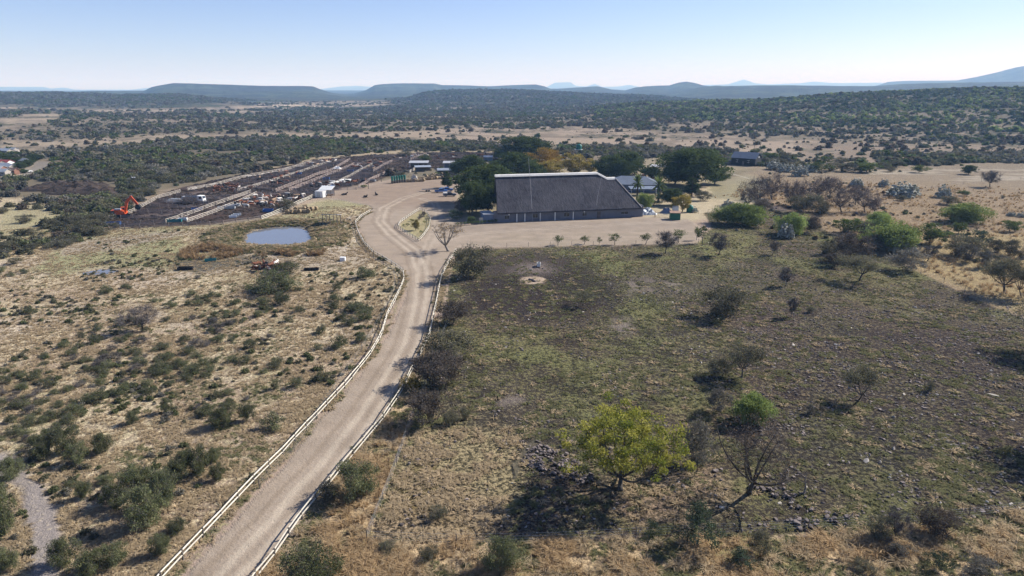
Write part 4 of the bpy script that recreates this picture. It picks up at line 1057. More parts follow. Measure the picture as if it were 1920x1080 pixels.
def lp2(a, b, t): return (a[0] + (b[0] - a[0]) * t, a[1] + (b[1] - a[1]) * t)
ORD = ['nearest', 'second nearest', 'third', 'fourth', 'fifth', 'sixth', 'seventh', 'eighth', 'ninth', 'tenth', 'eleventh', 'twelfth', 'farthest']
for A_, B_, C_, D_, n_, nm_ in (((405,346), (585,302), (490,361), (650,298), 12, 'left of the first feed alley'), ((548,353), (664,305), (668,350), (733,303), 10, 'between the two feed alleys'), ((190,418), (330,362), (310,412), (425,372), 6, 'between the excavator and the diagonal race')):
    for k_ in range(n_):
        t_ = (k_ / (n_ - 1)) ** .85
        ff('%s dark cross fence %s' % (ORD[k_] if k_ < n_ - 1 else ORD[-1], nm_), [lp2(A_, B_, t_), lp2(lp2(A_, B_, t_), lp2(C_, D_, t_), .5), lp2(C_, D_, t_)], step=4.0, rails=(.4, .85, 1.3), **dk)
for l_, p_ in (('lengthwise fence dividing the pens left of the first feed alley', [(445,354),(520,333),(618,301)]), ('lengthwise fence dividing the pens between the alleys', [(605,352),(650,330),(698,305)])):
    ff(l_, p_, 'wood', rails=(.4, .85, 1.3))
ff('gravel-coloured plank wall fence by the shed', [(768,320),(782,312),(800,308)], 'wood', rails=(.3,.6,.9,1.2,1.5))
ff('low wooden fence behind the thatched hall', [(1035,329),(1070,328),(1128,328)], 'wood', step=3., rails=(.5, 1.1))
ff('low fence around the sheep pen by the house', [(1130,322),(1200,330),(1262,345)], 'wood_dark', step=4., rails=(.5, 1.), pmat='wood_dark')

# ------------------------------------------------------------------ thatched hall
A = P(925, 417.5); B = P(1205, 406)
A.z = B.z = (A.z + B.z) / 2
ux = (B - A).normalized(); ang = math.atan2(ux.y, ux.x); LEN = (B - A).length
hall = empty('thatched_hall', A, ang)
tag(hall, 'long hall with a steep dark thatched roof and pale ridge cap', 'building')
ov = 1.0; ez = 3.25; D2 = 11.2; RZ = 14.0; sl = (RZ - ez) / D2
def loc(px, py, z):      # local x along the wall of the photo pixel at height z above base
    x, y = G(px, py, A.z + z); v = Vector((x, y, 0)) - Vector((A.x, A.y, 0)); n = Vector((-ux.y, ux.x, 0)); return v.dot(ux), v.dot(n)
xe, _ = loc(931, 398, ez); xr, _ = loc(929.5, 329.7, RZ); xl = xr
print('hall', xe, xr, LEN)
r1, _ = loc(1128.6, 327.5, RZ); z2 = 12.1; r1b, _ = loc(1146, 338, z2); r2, _ = loc(1166, 339, z2); er, _ = loc(1210, 392, ez)
y1 = D2 - ov; y2 = (z2 - ez) / sl - ov; DB = 2 * D2 - 2 * ov
th = .45
fr_ = [(xe, -ov, ez), (er, -ov, ez), (r2, y2, z2), (r1b, y2, z2), (r1, y1, RZ), (xl, y1, RZ)]
bk = [(x if i_ else 2 * xr - xe, DB - y, z) for i_, (x, y, z) in enumerate(fr_)]
mb = MB()
def slab(poly):
    n = len(poly); mb.add(list(poly) + [(x, y, z - th) for x, y, z in poly], [tuple(range(n)), tuple(range(2 * n - 1, n - 1, -1))] + [(i, i + n, (i + 1) % n + n, (i + 1) % n) for i in range(n)])
slab(fr_); slab(bk)
slab([(er, -ov, ez), (er, DB + ov, ez), (r2, DB - y2, z2), (r2, y2, z2)])
slab([(r1b, y2, z2), (r2, y2, z2), (r2, DB - y2, z2), (r1b, DB - y2, z2)])
me = mb.mesh('roof', M['thatch']); fixn(me); roof = link('roof', me, hall)
def path_cap(b, pts, hw=1.0, h=.5):
    for a, c in zip(pts[:-1], pts[1:]):
        a, c = Vector(a), Vector(c); vs = []
        for p in (a, c): vs += [p + Vector((0, -hw, -.42)), p + Vector((0, -hw * .6, .18)), p + Vector((0, 0, h * .62)), p + Vector((0, hw * .6, .18)), p + Vector((0, hw, -.42))]
        b.add(vs, [(0, 1, 6, 5), (1, 2, 7, 6), (2, 3, 8, 7), (3, 4, 9, 8), (0, 4, 3, 2, 1), (5, 6, 7, 8, 9), (0, 5, 9, 4)])
b = MB(); path_cap(b, [(xr - .15, y1, RZ), (r1, y1, RZ)]); path_cap(b, [(r1 + .02, y1, RZ), (r1b, y2 + .7, z2 + .15)]); path_cap(b, [(r1b + .02, y2 + .7, z2 + .15), (r2, y2 + .7, z2 + .15)])
b.build('ridge_cap', M['cap'], roof)
b = MB().tube([(er, -ov, ez + .1), (r2, y2, z2 + .1)], .14, 5); b.build('hip_trim', M['concrete'], roof)
xb0 = max(0, 2 * xr - xe + .9)
wl = MB()
wl.box((LEN / 2, .15, (ez + .6) / 2), (LEN, .3, ez + .6)); wl.box((LEN / 2 + xb0 / 2, DB - .15, (ez + .6) / 2), (LEN - xb0, .3, ez + .6)); wl.box((LEN - .15, DB / 2, (ez + .6) / 2), (.3, DB - .62, ez + .6))
xb_ = 2 * xr - xe + .9
wl.add([(xe + .9, .3, 0), (xb_, DB - .3, 0), (xb_, DB - .3, ez), (xr + .9, DB / 2, RZ - .8), (xe + .9, .3, ez)], [(0, 1, 2, 3, 4)])
wl.build('wall', M['wall_hall'], hall)
MB().box((-1.6, 3, 1.35), (3.0, 6.5, 2.7)).build('annex', M['wall_blue'], hall)
annexroof = MB().box((-1.6, 3, 2.85), (3.5, 7.0, .22)).build('annex_roof', M['grey_paint'], hall)
for px in (967, 982.7, 1013, 1042.5, 1079):
    x, _ = loc(px, 412, 0.5); MB().tube([(x, -.75, 0), (x, -.75, ez - .3)], .17, 8).build('column', M['white'], hall)
for px, w, h, mt in ((1127, 1.2, 2.3, 'wood_dark'), (1180, 2.4, .9, 'glass'), (945, 1.3, 1.1, 'glass'), (1000, 1.6, 1.2, 'glass'), (1062, 1.6, 1.2, 'glass'), (1098, 1.3, 1.1, 'glass')):
    x, _ = loc(px, 405, 1.2); z = h / 2 + (0.02 if h > 2 else 1.1)
    w_ = MB().box((x, -.04, z), (w, .1, h)).build('door' if h > 2 else 'window', M[mt], hall)
    if h < 2:
        f = MB(); f.box((x, -.11, z + h / 2 + .05), (w + .2, .06, .1)); f.box((x, -.11, z - h / 2 - .05), (w + .2, .08, .1)); f.box((x, -.11, z), (.07, .05, h)); f.build('frame', M['grey_paint'], w_)
for px in (957, 1110):
    x, _ = loc(px, 405, 2.4); MB().box((x, -.15, 2.5), (.35, .3, .4)).build('wall_lamp', M['white'], hall)
# tall thin masts in front of the hall
for (px, py, tx, ty), l in (((998.5, 414, 990, 296), 'tall thin white mast before the left part of the thatched roof'), ((1115, 409, 1126, 326), 'tall thin white mast leaning before the right part of the thatched roof')):
    p = P(px, py + .5); hh_ = hpx(p, ty) * 1.0
    lean = (tx - px) * mpp(p)
    r = empty('lightning_mast', p); tag(r, l, 'mast', 'lightning masts')
    MB().tube([(0, 0, -.3), (lean * .4, 0, hh_ * .5), (lean, 0, hh_)], [.06, .05, .035], 6).build('pole', M['mast'], r)
    MB().box((0, 0, .08), (.5, .5, .25)).build('base', M['concrete'], r)

# ------------------------------------------------------------------ other buildings
def building(name, label, p, rz, L, W, hw, hr, wall, roofm, ov=.5, hip=False, windows=(), doors=(), chimney=False, group=None, slope=None, cat='building'):
    """L along local x, front wall at local y=-W/2"""
    r = empty(name, p, rz); tag(r, label, cat, group)
    w = MB()
    if slope is None and not hip:
        for s in (-1, 1): w.add([(s * L / 2, -W / 2, 0), (s * L / 2, W / 2, 0), (s * L / 2, W / 2, hw), (s * L / 2, 0, hr - .05), (s * L / 2, -W / 2, hw)], [(0, 1, 2, 3, 4)])
        for s in (-1, 1): w.add([(-L / 2, s * W / 2, 0), (L / 2, s * W / 2, 0), (L / 2, s * W / 2, hw), (-L / 2, s * W / 2, hw)], [(0, 1, 2, 3)])
    else: w.box((0, 0, (hw - .1) / 2), (L, W, hw - .1))
    w.build('wall', M[wall], r)
    b = MB(); t = .14
    def sl(poly):
        n = len(poly); b.add(list(poly) + [(x, y, z - t) for x, y, z in poly], [tuple(range(n)), tuple(range(2 * n - 1, n - 1, -1))] + [(i, i + n, (i + 1) % n + n, (i + 1) % n) for i in range(n)])
    e = hw + .05
    if slope is not None:
        sl([(-L / 2 - ov, -W / 2 - ov, e), (L / 2 + ov, -W / 2 - ov, e), (L / 2 + ov, W / 2 + ov, e + slope), (-L / 2 - ov, W / 2 + ov, e + slope)])
    elif hip:
        k = min(L, W) / 2
        a = [(-L / 2 - ov, -W / 2 - ov, e), (L / 2 + ov, -W / 2 - ov, e), (L / 2 + ov, W / 2 + ov, e), (-L / 2 - ov, W / 2 + ov, e)]; q1 = (-L / 2 + k, 0, hr); q2 = (L / 2 - k, 0, hr)
        sl([a[0], a[1], q2, q1]); sl([a[2], a[3], q1, q2]); sl([a[1], a[2], q2]); sl([a[3], a[0], q1])
    else:
        for s in (-1, 1):
            q = [(-L / 2 - ov, s * (W / 2 + ov), e - .1), (L / 2 + ov, s * (W / 2 + ov), e - .1), (L / 2 + ov, 0, hr + .08), (-L / 2 - ov, 0, hr + .08)]
            sl(q if s < 0 else q[::-1])
    me = b.mesh('roof', M[roofm]); fixn(me); ro = link('roof', me, r)
    if chimney: MB().box((L * .2, W * .1, hr), (.7, .7, 1.6)).build('chimney', M['brick'], ro)
    for x, z, w_, h_ in windows:
        q = MB().box((x, -W / 2 - .03, z), (w_, .08, h_)).build('window', M['glass'], r)
        f = MB(); f.box((x, -W / 2 - .08, z - h_ / 2 - .05), (w_ + .2, .12, .09)); f.box((x, -W / 2 - .08, z + h_ / 2 + .05), (w_ + .2, .06, .09)); f.box((x, -W / 2 - .08, z), (.06, .05, h_)); f.build('frame', M['white'], q)
    for x, w_, h_ in doors:
        q = MB().box((x, -W / 2 - .03, h_ / 2), (w_, .08, h_)).build('door', M['wood_dark'], r)
        MB().box((x + w_ * .35, -W / 2 - .1, h_ * .5), (.06, .08, .2)).build('handle', M['galv'], q)
    return r
p = P(1190, 361); building('farm_house', 'blue-grey roofed house half hidden behind the right end of the thatched hall', p + Vector((0, 6, 0)), R(-8), 22, 12, 3.3, 6.2, 'wall_blue', 'blue_roof', hip=True, windows=[(-7, 1.6, 1.6, 1.2), (-1, 1.6, 1.6, 1.2), (4, 1.6, 1.6, 1.2), (8.5, 1.6, 1.2, 1.2)], doors=[(1.6, 1, 2.1)], chimney=True, cat='house')
v = empty('porch', P(1206, 367), 0); tag(v, 'small blue-grey porch roof before the house on a white pole', 'porch')
MB().box((0, 2, 3.0), (11, 6, .15), rx=R(4)).build('porch_roof', M['blue_roof'], v)
for x in (-5, 0, 5): MB().tube([(x, -.7, 0), (x, -.7, 2.85)], .08, 6).build('pole', M['white'], v)
p = P(1404, 311); building('black_cottage', 'black timber cottage with a steel-blue gable roof on the right plain', p + Vector((0, 5, 0)), R(-40), 14, 9, 4.2, 7.2, 'black_wall', 'blue_roof', .4, windows=[(-3.5, 2.4, 1.3, 1.1), (3, 2.4, 1.3, 1.1)], doors=[(0, 1.2, 2.3)], cat='cottage')
c = P(1431, 309)
b = MB().box((0, 0, 4.2), (.1, 1.0, .9), rz=R(0)).build('gable_window', M['white']); 
ct = [o for o in bpy.data.objects if o.name == 'black_cottage'][0]
b.parent = ct; b.location = (7.06, .2, .6)
b = MB(); b.box((-8.6, -2.5, 1.1), (2.4, 4, 2.2)); b.build('deck', M['wood_dark'], ct)
def openshed(name, label, p, rz, L, W, h, slope, roofm, wallback=None, group='feedlot sheds', cat='shed'):
    r = empty(name, p, rz); tag(r, label, cat, group)
    me = MB().box((0, 0, h), (L + .6, W + .8, .14), rx=math.atan2(slope, W)).mesh('roof', M[roofm]); link('roof', me, r)
    for x in (-L / 2, 0, L / 2):
        for s in (-1, 1):
            z = h + s * slope * .5 * .98
            MB().box((x, s * W / 2, z / 2), (.16, .16, z)).build('post', M['wood_dark'] if roofm != 'steel_roof' else M['grey_paint'], r)
    if wallback: MB().box((0, W / 2 - .12, h * .45), (L - .3, .12, h * .9)).build('wall', M[wallback], r)
    return r
openshed('long_shed', 'longest white roofed shed behind the pens', P(784, 316) + Vector((0, 4, 0)), R(2), 10, 6, 3.2, .5, 'steel_roof', 'wood_dark')
openshed('lean_to_shed', 'lower grey roofed shed in front of the longest shed', P(792, 322) + Vector((0, 2, 0)), R(12), 8, 3.5, 2.6, .4, 'galv', 'wood_dark')
openshed('square_shed', 'short white roofed shed left of the conifer', P(842, 318) + Vector((0, 4, 0)), R(0), 6.5, 5, 3.6, .5, 'steel_roof', 'wall_blue')
openshed('white_shed', 'narrow grey lean-to roof by the conifer', P(834, 328) + Vector((0, 2, 0)), R(5), 7.5, 4, 2.6, .5, 'galv', 'wood_dark')
openshed('tin_shed', 'pale tin roof beside the round shade tree, near the sheep', P(1236, 322) + Vector((0, 3, 0)), R(-10), 8, 5, 2.8, .5, 'steel_roof', None)
openshed('gate_shelter', 'white roofed shelter at the feedlot gate', P(611, 369) + Vector((0, 2, 0)), R(-6), 4.8, 3.8, 3.3, .9, 'white', 'white')
openshed('far_shed', 'tiny pale shed behind the shade trees left of the hall', P(915, 303) + Vector((0, 3, 0)), R(0), 5, 4, 2.8, .4, 'steel_roof', 'wall_blue')
r = openshed('pond_shelter', 'small dark roofed timber shelter beside the pond', P(621, 421) + Vector((0, 1, 0)), R(-3), 4.6, 3.6, 3.0, -.7, 'grey_paint', None, None, 'shelter')
p = P(602, 370); r = empty('white_container', p, R(-15)); tag(r, 'small white container box beside the feedlot gate shelter', 'container')
MB().box((0, 0, 1.35), (3.4, 3, 2.4)).build('body', M['white'], r); MB().box((0, 0, 2.62), (3.6, 3.2, .12)).build('lid', M['white'], r)
MB().box((-1.2, 0, .08), (.3, 2.6, .16)).build('skid', M['post'], r); MB().box((1.2, 0, .08), (.3, 2.6, .16)).build('skid', M['post'], r); MB().box((-.2, -1.53, 1.3), (1.5, .06, 2)).build('door', M['galv'], r)
# township far left
for i, (x, y, L, W, wall, ro, l) in enumerate([(-4,312,16,9,'concrete','red_roof','red roofed house farthest up the township street'),(12,311,13,9,'white','red_roof','red roofed house nearest the township trees'),
     (4,317,15,9,'concrete','galv','white roofed house between the red roofed ones'),(18,319,12,8,'concrete','galv','white roofed house with a pale wall near the tar road'),(-2,323,14,9,'brick','steel_roof','brick house at the left edge with a pale roof'),
     (6,329,12,8,'concrete','galv','nearest white house at the left edge'),(26,327,10,5,'brick','rusty','low rust-red brick house beside the tar road'),(45,308,9,6,'concrete','galv','tiny white house among the township trees'),(-25,318,18,9,'white','red_roof','red roofed house beyond the left edge of view'),
     (10,288,22,10,'concrete','galv','long pale roof at the far left below the dry field'),(22,286,16,9,'concrete','galv','pale roof next to the long one at the far left')]):
    building('township_house', l, P(x, y), R(-18 + 7 * (i % 3)), L * .5, W * .55, 2.2, 3.4, wall, ro, .4, windows=[(-L * .14, 1.3, .9, .8), (L * .14, 1.3, .9, .8)], doors=[(0, .9, 2)], group='township houses', cat='house')
for i, (x, y, w, t) in enumerate([(38,318,22,304),(52,313,24,298),(58,306,18,294),(35,308,20,295),(44,325,14,316),(20,304,22,294),(2,300,30,286),(66,300,24,288),(30,295,26,284)]):
    T('dark', x, y, w, t, 'dark round tree among the houses of the township at the left edge', 'township trees')

# ------------------------------------------------------------------ vehicles
def wheel(mat_rim='galv', rad_=.5, w=.28):
    m1 = MB().tube([(0, -w / 2, 0), (0, w / 2, 0)], rad_, 14).mesh('tyre', M['black']); m2 = MB().tube([(0, -w / 2 - .02, 0), (0, w / 2 + .02, 0)], rad_ * .5, 10).mesh('rim', M[mat_rim]); return m1, m2
def addwheels(r, xs, half, rad_=.38, w=.24):
    a, b = wheel('galv', rad_, w)
    for x in xs:
        for s in (-1, 1):
            t = link('wheel', a, r, (x, s * half, rad_)); link('rim', b, t)
def pickup(name, label, p, rz, body, cover=None, group='parked vehicles', cat='pickup'):
    r = empty(name, p, rz); tag(r, label, cat, group)
    b = MB().prism([(-2.6, .45), (2.5, .45), (2.62, .75), (2.55, 1.02), (1.25, 1.12), (.8, 1.15), (-2.6, 1.12)], -.88, .88)
    me = b.mesh('body', M[body]); fixn(me); link('body', me, r)
    c = MB().prism([(1.2, 1.1), (.62, 1.68), (-.75, 1.72), (-.95, 1.1)], -.78, .78); me = c.mesh('cab', M[body]); fixn(me); cb = link('cab', me, r)
    gl = MB().prism([(1.13, 1.2), (.64, 1.62), (-.66, 1.62), (-.82, 1.2)], -.8, .8); me = gl.mesh('side_window', M['glass']); fixn(me); link('side_window', me, cb)
    ws = MB().add([(1.23, -.68, 1.16), (1.23, .68, 1.16), (.69, .66, 1.64), (.69, -.66, 1.64)], [(0, 1, 2, 3)]).build('windscreen', M['glass'], cb)
    if cover: MB().box((-1.78, 0, 1.42), (1.6, 1.7, .6)).build('canopy', M[cover], r)
    else: MB().box((-1.78, 0, 1.13), (1.5, 1.45, .05)).build('load_bed', M['black'], r)
    addwheels(r, (1.65, -1.6), .8)
    for s in (-1, 1): MB().box((2.6, s * .62, .85), (.08, .34, .18)).build('headlight', M['white'], r)
    MB().box((2.66, 0, .55), (.14, 1.7, .18)).build('bumper', M['galv'], r); MB().box((-2.66, 0, .55), (.12, 1.7, .16)).build('bumper', M['galv'], r)
    return r
pickup('blue_pickup', 'blue pickup parked under the trees by the trailer', P(827, 361), R(8), 'blue_paint')
pickup('blue_canopy_pickup', 'pale blue pickup with a canopy parked behind the blue one', P(838, 358.5), R(5), 'blue_paint', 'grey_paint')
pickup('dark_pickup', 'dark blue pickup with a white canopy nearest the tree shade', P(843, 368), R(12), 'navy', 'white')
pickup('street_car', 'small white and blue car on the township road', P(50, 324), R(60), 'white', 'blue_paint', None, 'car')
r = empty('flat_trailer', P(802, 359), R(2)); tag(r, 'dark flatbed farm trailer parked left of the blue pickup', 'trailer')
MB().box((0, 0, .85), (5, 2, .14)).build('deck', M['wood_dark'], r)
b = MB(); [b.box((0, s * 1.0, 1.15), (5, .06, .06)) for s in (-1, 1)]; [b.box((x, s * 1.0, 1.0), (.06, .06, .35)) for s in (-1, 1) for x in (-2.4, -1.2, 0, 1.2, 2.4)]; b.build('side_rail', M['galv'], r)
MB().box((3.3, 0, .7), (1.8, .12, .12)).build('drawbar', M['post'], r); addwheels(r, (-.5, .5), .95, .35, .2)
# tipper truck
r = empty('tipper_truck', P(366, 380.5), R(-4)); tag(r, 'white and grey tipper truck parked between the feedlot pens', 'truck')
MB().box((-.2, 0, .95), (8.4, 1.0, .28)).build('chassis', M['post'], r)
b = MB(); L0, W0 = 5.9, 2.4
b.box((-1.5, 0, 1.3), (L0, W0, .14)); [b.box((-1.5, s * W0 / 2, 1.95), (L0, .1, 1.25)) for s in (-1, 1)]; b.box((-1.5 - L0 / 2, 0, 1.95), (.1, W0, 1.25)); b.box((-1.5 + L0 / 2, 0, 2.1), (.12, W0, 1.6))
[b.box((-1.5 - L0 / 2 + .6 + k * 1.15, s * (W0 / 2 + .08), 1.95), (.12, .1, 1.2)) for k in range(5) for s in (-1, 1)]
b.build('tipper_body', M['grey_paint'], r)
MB().box((-1.5, 0, 1.7), (L0 - .3, W0 - .3, .6)).build('load', M['dung'], r)
c = MB().prism([(1.65, 1.0), (3.75, .8), (3.85, 1.75), (3.5, 2.85), (1.65, 2.95)], -1.2, 1.2); me = c.mesh('cab', M['white']); fixn(me); cb = link('cab', me, r)
MB().add([(3.87, -1.05, 1.85), (3.87, 1.05, 1.85), (3.56, 1.0, 2.72), (3.56, -1.0, 2.72)], [(0, 1, 2, 3)]).build('windscreen', M['glass'], cb)
for s in (-1, 1):
    MB().box((2.8, s * 1.215, 2.15), (1.0, .04, .75)).build('side_window', M['glass'], cb); MB().box((3.87, s * .85, 1.15), (.08, .35, .22)).build('headlight', M['white'], cb)
MB().box((3.88, 0, .7), (.15, 2.4, .3)).build('bumper', M['grey_paint'], r)
addwheels(r, (3.0, -1.6, -2.9), 1.05, .52, .35)
# excavator
r = empty('excavator', P(228, 407), R(10)); tag(r, 'orange tracked excavator with raised boom at the feedlot corner', 'excavator')
for s in (-1, 1):
    t = MB().prism([(-2.2, .25), (-1.9, 0), (1.9, 0), (2.2, .25), (2.2, .65), (1.9, .9), (-1.9, .9), (-2.2, .65)], s * 1.2 - .3, s * 1.2 + .3).mesh('track', M['black']); fixn(t); link('track', t, r)
hs = MB().prism([(-2.5, 1.0), (1.5, 1.0), (1.5, 1.7), (.3, 2.3), (-2.3, 2.3), (-2.6, 1.8)], -1.35, .35).mesh('body', M['orange']); fixn(hs); link('body', hs, r)
MB().box((-1.9, 0, 1.6), (1.2, 2.75, 1.1)).build('counterweight', M['post'], r)
MB().box((-.6, -.4, 2.45), (1.6, 1.2, .35)).build('engine_cover', M['grey_paint'], r)
cb = MB().box((.7, .85, 2.05), (1.6, 1.0, 1.75)).build('cab', M['orange'], r); MB().box((1.0, .85, 2.25), (1.15, 1.04, 1.1)).build('cab_window', M['glass'], cb)
bm_ = MB().prism([(1.1, 1.4), (1.7, 1.3), (2.5, 4.2), (3.9, 6.0), (3.5, 6.35), (1.9, 4.8)], -.75, -.3).mesh('boom', M['orange']); fixn(bm_); link('boom', bm_, r)
am = MB().prism([(3.3, 6.3), (3.75, 6.5), (5.4, 4.0), (5.2, 3.6), (4.7, 3.8)], -.7, -.35).mesh('arm', M['orange']); fixn(am); link('arm', am, r)
bk_ = MB().prism([(4.9, 3.8), (5.6, 3.7), (6.1, 2.9), (5.6, 2.2), (4.8, 2.3), (4.4, 2.9)], -1.05, .0).mesh('bucket', M['black']); fixn(bk_); link('bucket', bk_, r)
MB().tube([(1.6, -.2, 2.2), (2.6, -.28, 4.0)], .1, 6).build('hydraulic_ram', M['galv'], r); MB().tube([(2.9, -.52, 5.9), (4.0, -.52, 6.7)], .09, 6).build('hydraulic_ram', M['galv'], r)
r.scale = (1.12, 1.12, 1.12)

# ------------------------------------------------------------------ tanks, containers, bales, troughs
def tank(label, p, rad_, h, stand=0., group=None):
    r = empty('water_tank', p); tag(r, label, 'tank', group)
    b = MB(); b.tube([(0, 0, stand), (0, 0, stand + h * .25), (0, 0, stand + h * .5), (0, 0, stand + h * .85), (0, 0, stand + h * .97), (0, 0, stand + h)], [rad_, rad_ * .98, rad_, rad_ * .98, rad_ * .6, rad_ * .3], 18)
    b.build('body', M['green_tank'], r, True)
    MB().tube([(0, 0, stand + h), (0, 0, stand + h + .12)], rad_ * .25, 10).build('lid', M['green_tank'], r)
    if stand:
        MB().box((0, 0, stand - .08), (rad_ * 2.5, rad_ * 2.5, .15)).build('platform', M['white'], r)
        for a in (-1, 1):
            for c in (-1, 1): MB().box((a * rad_, c * rad_, stand / 2), (.18, .18, stand)).build('leg', M['galv'], r)
    return r
q = P(1293, 398); tank('squat green water tank on the ground beside the green container', q, 1.15, 2.6)
q = P(1085, 290); tank('green water tank raised on a stand beyond the golden trees', q, 1.9, 3.4, 3.4)
r = empty('green_container', P(1266, 412.5), R(-6)); tag(r, 'open green metal container with a rusty lid at the parking area end', 'container')
MB().box((0, 1.4, 1.2), (3.3, 2.8, 2.3)).build('body', M['green_box'], r)
b = MB(); [b.box((-1.5 + k * .375, -.03, 1.2), (.09, .07, 2.1)) for k in range(9)]; b.build('ribs', M['green_box'], r)
MB().box((0, 1.5, 2.42), (3.5, 3.2, .12), rx=R(4)).build('lid', M['rusty'], r)
r = empty('white_tank_box', P(1266, 399)); tag(r, 'white plastic box behind the green container', 'box'); MB().box((0, 0, 1.5), (1.9, 1.4, 1.4)).build('body', M['white'], r); MB().box((0, 0, 2.27), (2.0, 1.5, .12)).build('lid', M['grey_paint'], r); MB().box((0, 0, .4), (1.7, 1.2, .8)).build('stand', M['post'], r)
def crumple(name, label, p, w, h, mat, seed, cat):
    g = np.random.default_rng(seed); V = []; Q = []; n = 12
    for i in range(n):
        for j in range(n):
            u, v = i / (n - 1) - .5, j / (n - 1) - .5; e = max(0, 1 - 4 * max(u * u, v * v))
            V.append((u * w * (1 + .15 * g.normal() * .3), v * w * .8, h * e * (.55 + .7 * g.random())))
    for i in range(n - 1):
        for j in range(n - 1): Q.append((i * n + j, (i + 1) * n + j, (i + 1) * n + j + 1, i * n + j + 1))
    o = link(name, mesh_np(name, np.array(V), np.array(Q), M[mat])); o.location = p; return tag(o, label, cat)
crumple('scrap_heap', 'heap of crumpled silver sheeting at the right corner of the hall', P(1213, 401), 6.5, 2.0, 'galv', 1, 'scrap heap')
crumple('tarpaulin', 'blue-grey tarpaulin heap left of the green container', P(1250, 399), 4.0, 1.7, 'wall_blue', 2, 'tarpaulin')
crumple('tarp_strip', 'long silver tarpaulin strip lying left of the tipper truck', P(326, 376), 6.5, .9, 'galv', 3, 'tarpaulin')
crumple('white_sack_heap', 'white plastic sheet heap before the hay bales', P(777, 338), 3.8, 2.6, 'stone_pale', 4, 'heap')
crumple('bright_cover', 'bright white cover lying on the first feed alley fence', P(632, 317), 5.0, 1.4, 'white', 8, 'cover')
for i, (x, y, w, hh) in enumerate([(75,356,14,1.6),(105,352,18,2.2),(140,356,20,2.6),(170,360,18,2.0),(195,362,14,1.5),(120,362,16,1.8),(160,351,16,2.2)]):
    crumple('dung_heap', 'dark brown dung heap in the row left of the feedlot', P(x, y), w, hh * 1.3, 'dung', 20 + i, 'dung heap')['group'] = 'dung heaps left of the feedlot'
# bales
bale = MB().tube([(0, -.75, .75), (0, .75, .75)], .75, 14).mesh('round_bale', M['hay'])
g = np.random.default_rng(5)
def bales(pts, label, group):
    for x, y in pts:
        o = link('round_bale', bale); p = P(x, y); o.location = p; o.rotation_euler = (0, 0, g.uniform(-.5, .5) + (1.57 if g.random() < .4 else 0)); o.scale = [1 + g.normal() * .05] * 3
        tag(o, label, 'hay bale', group)
bales([(766 + i * 5.6 + g.normal() * .6, 341.5 - i * .25) for i in range(6)] + [(776 + i * 5.5, 338 - i * .25) for i in range(4)], 'round hay bale in the row right of the green bins', 'hay bales beside the green bins')
bales([(797 + i * 5.4, 338 - i * .45) for i in range(12)] + [(800 + i * 5.4, 334 - i * .4) for i in range(11)] + [(812 + i * 5.4, 330 - i * .3) for i in range(7)], 'round hay bale in the stacked rows left of the conifer', 'hay bales left of the conifer')
bales([(540 + i * 7.6, 401 - i * .3) for i in range(6)] + [(556 + i * 7.5, 396 - i * .3) for i in range(5)] + [(572, 391), (592, 394)], 'round hay bale in the dark row beside the brown-green bush', 'hay bales by the front feedlot fence')
# green bins
for i in range(6):
    r = empty('green_bin', P(735 + i * 4.7, 344.5 - i * .55) + Vector((0, 1, 0)), R(5)); tag(r, 'tall green plastic bin in the row of six by the hay bales', 'bin', 'green bins'); MB().tube([(0, 0, 1.3), (0, 0, 3.1)], [.5, .52], 12).build('body', M['green_tank'], r); MB().tube([(0, 0, 3.1), (0, 0, 3.3)], [.54, .3], 12).build('lid', M['green_tank'], r); MB().box((0, 0, .6), (1.0, 1.6, 1.25)).build('crate', M['post'], r)
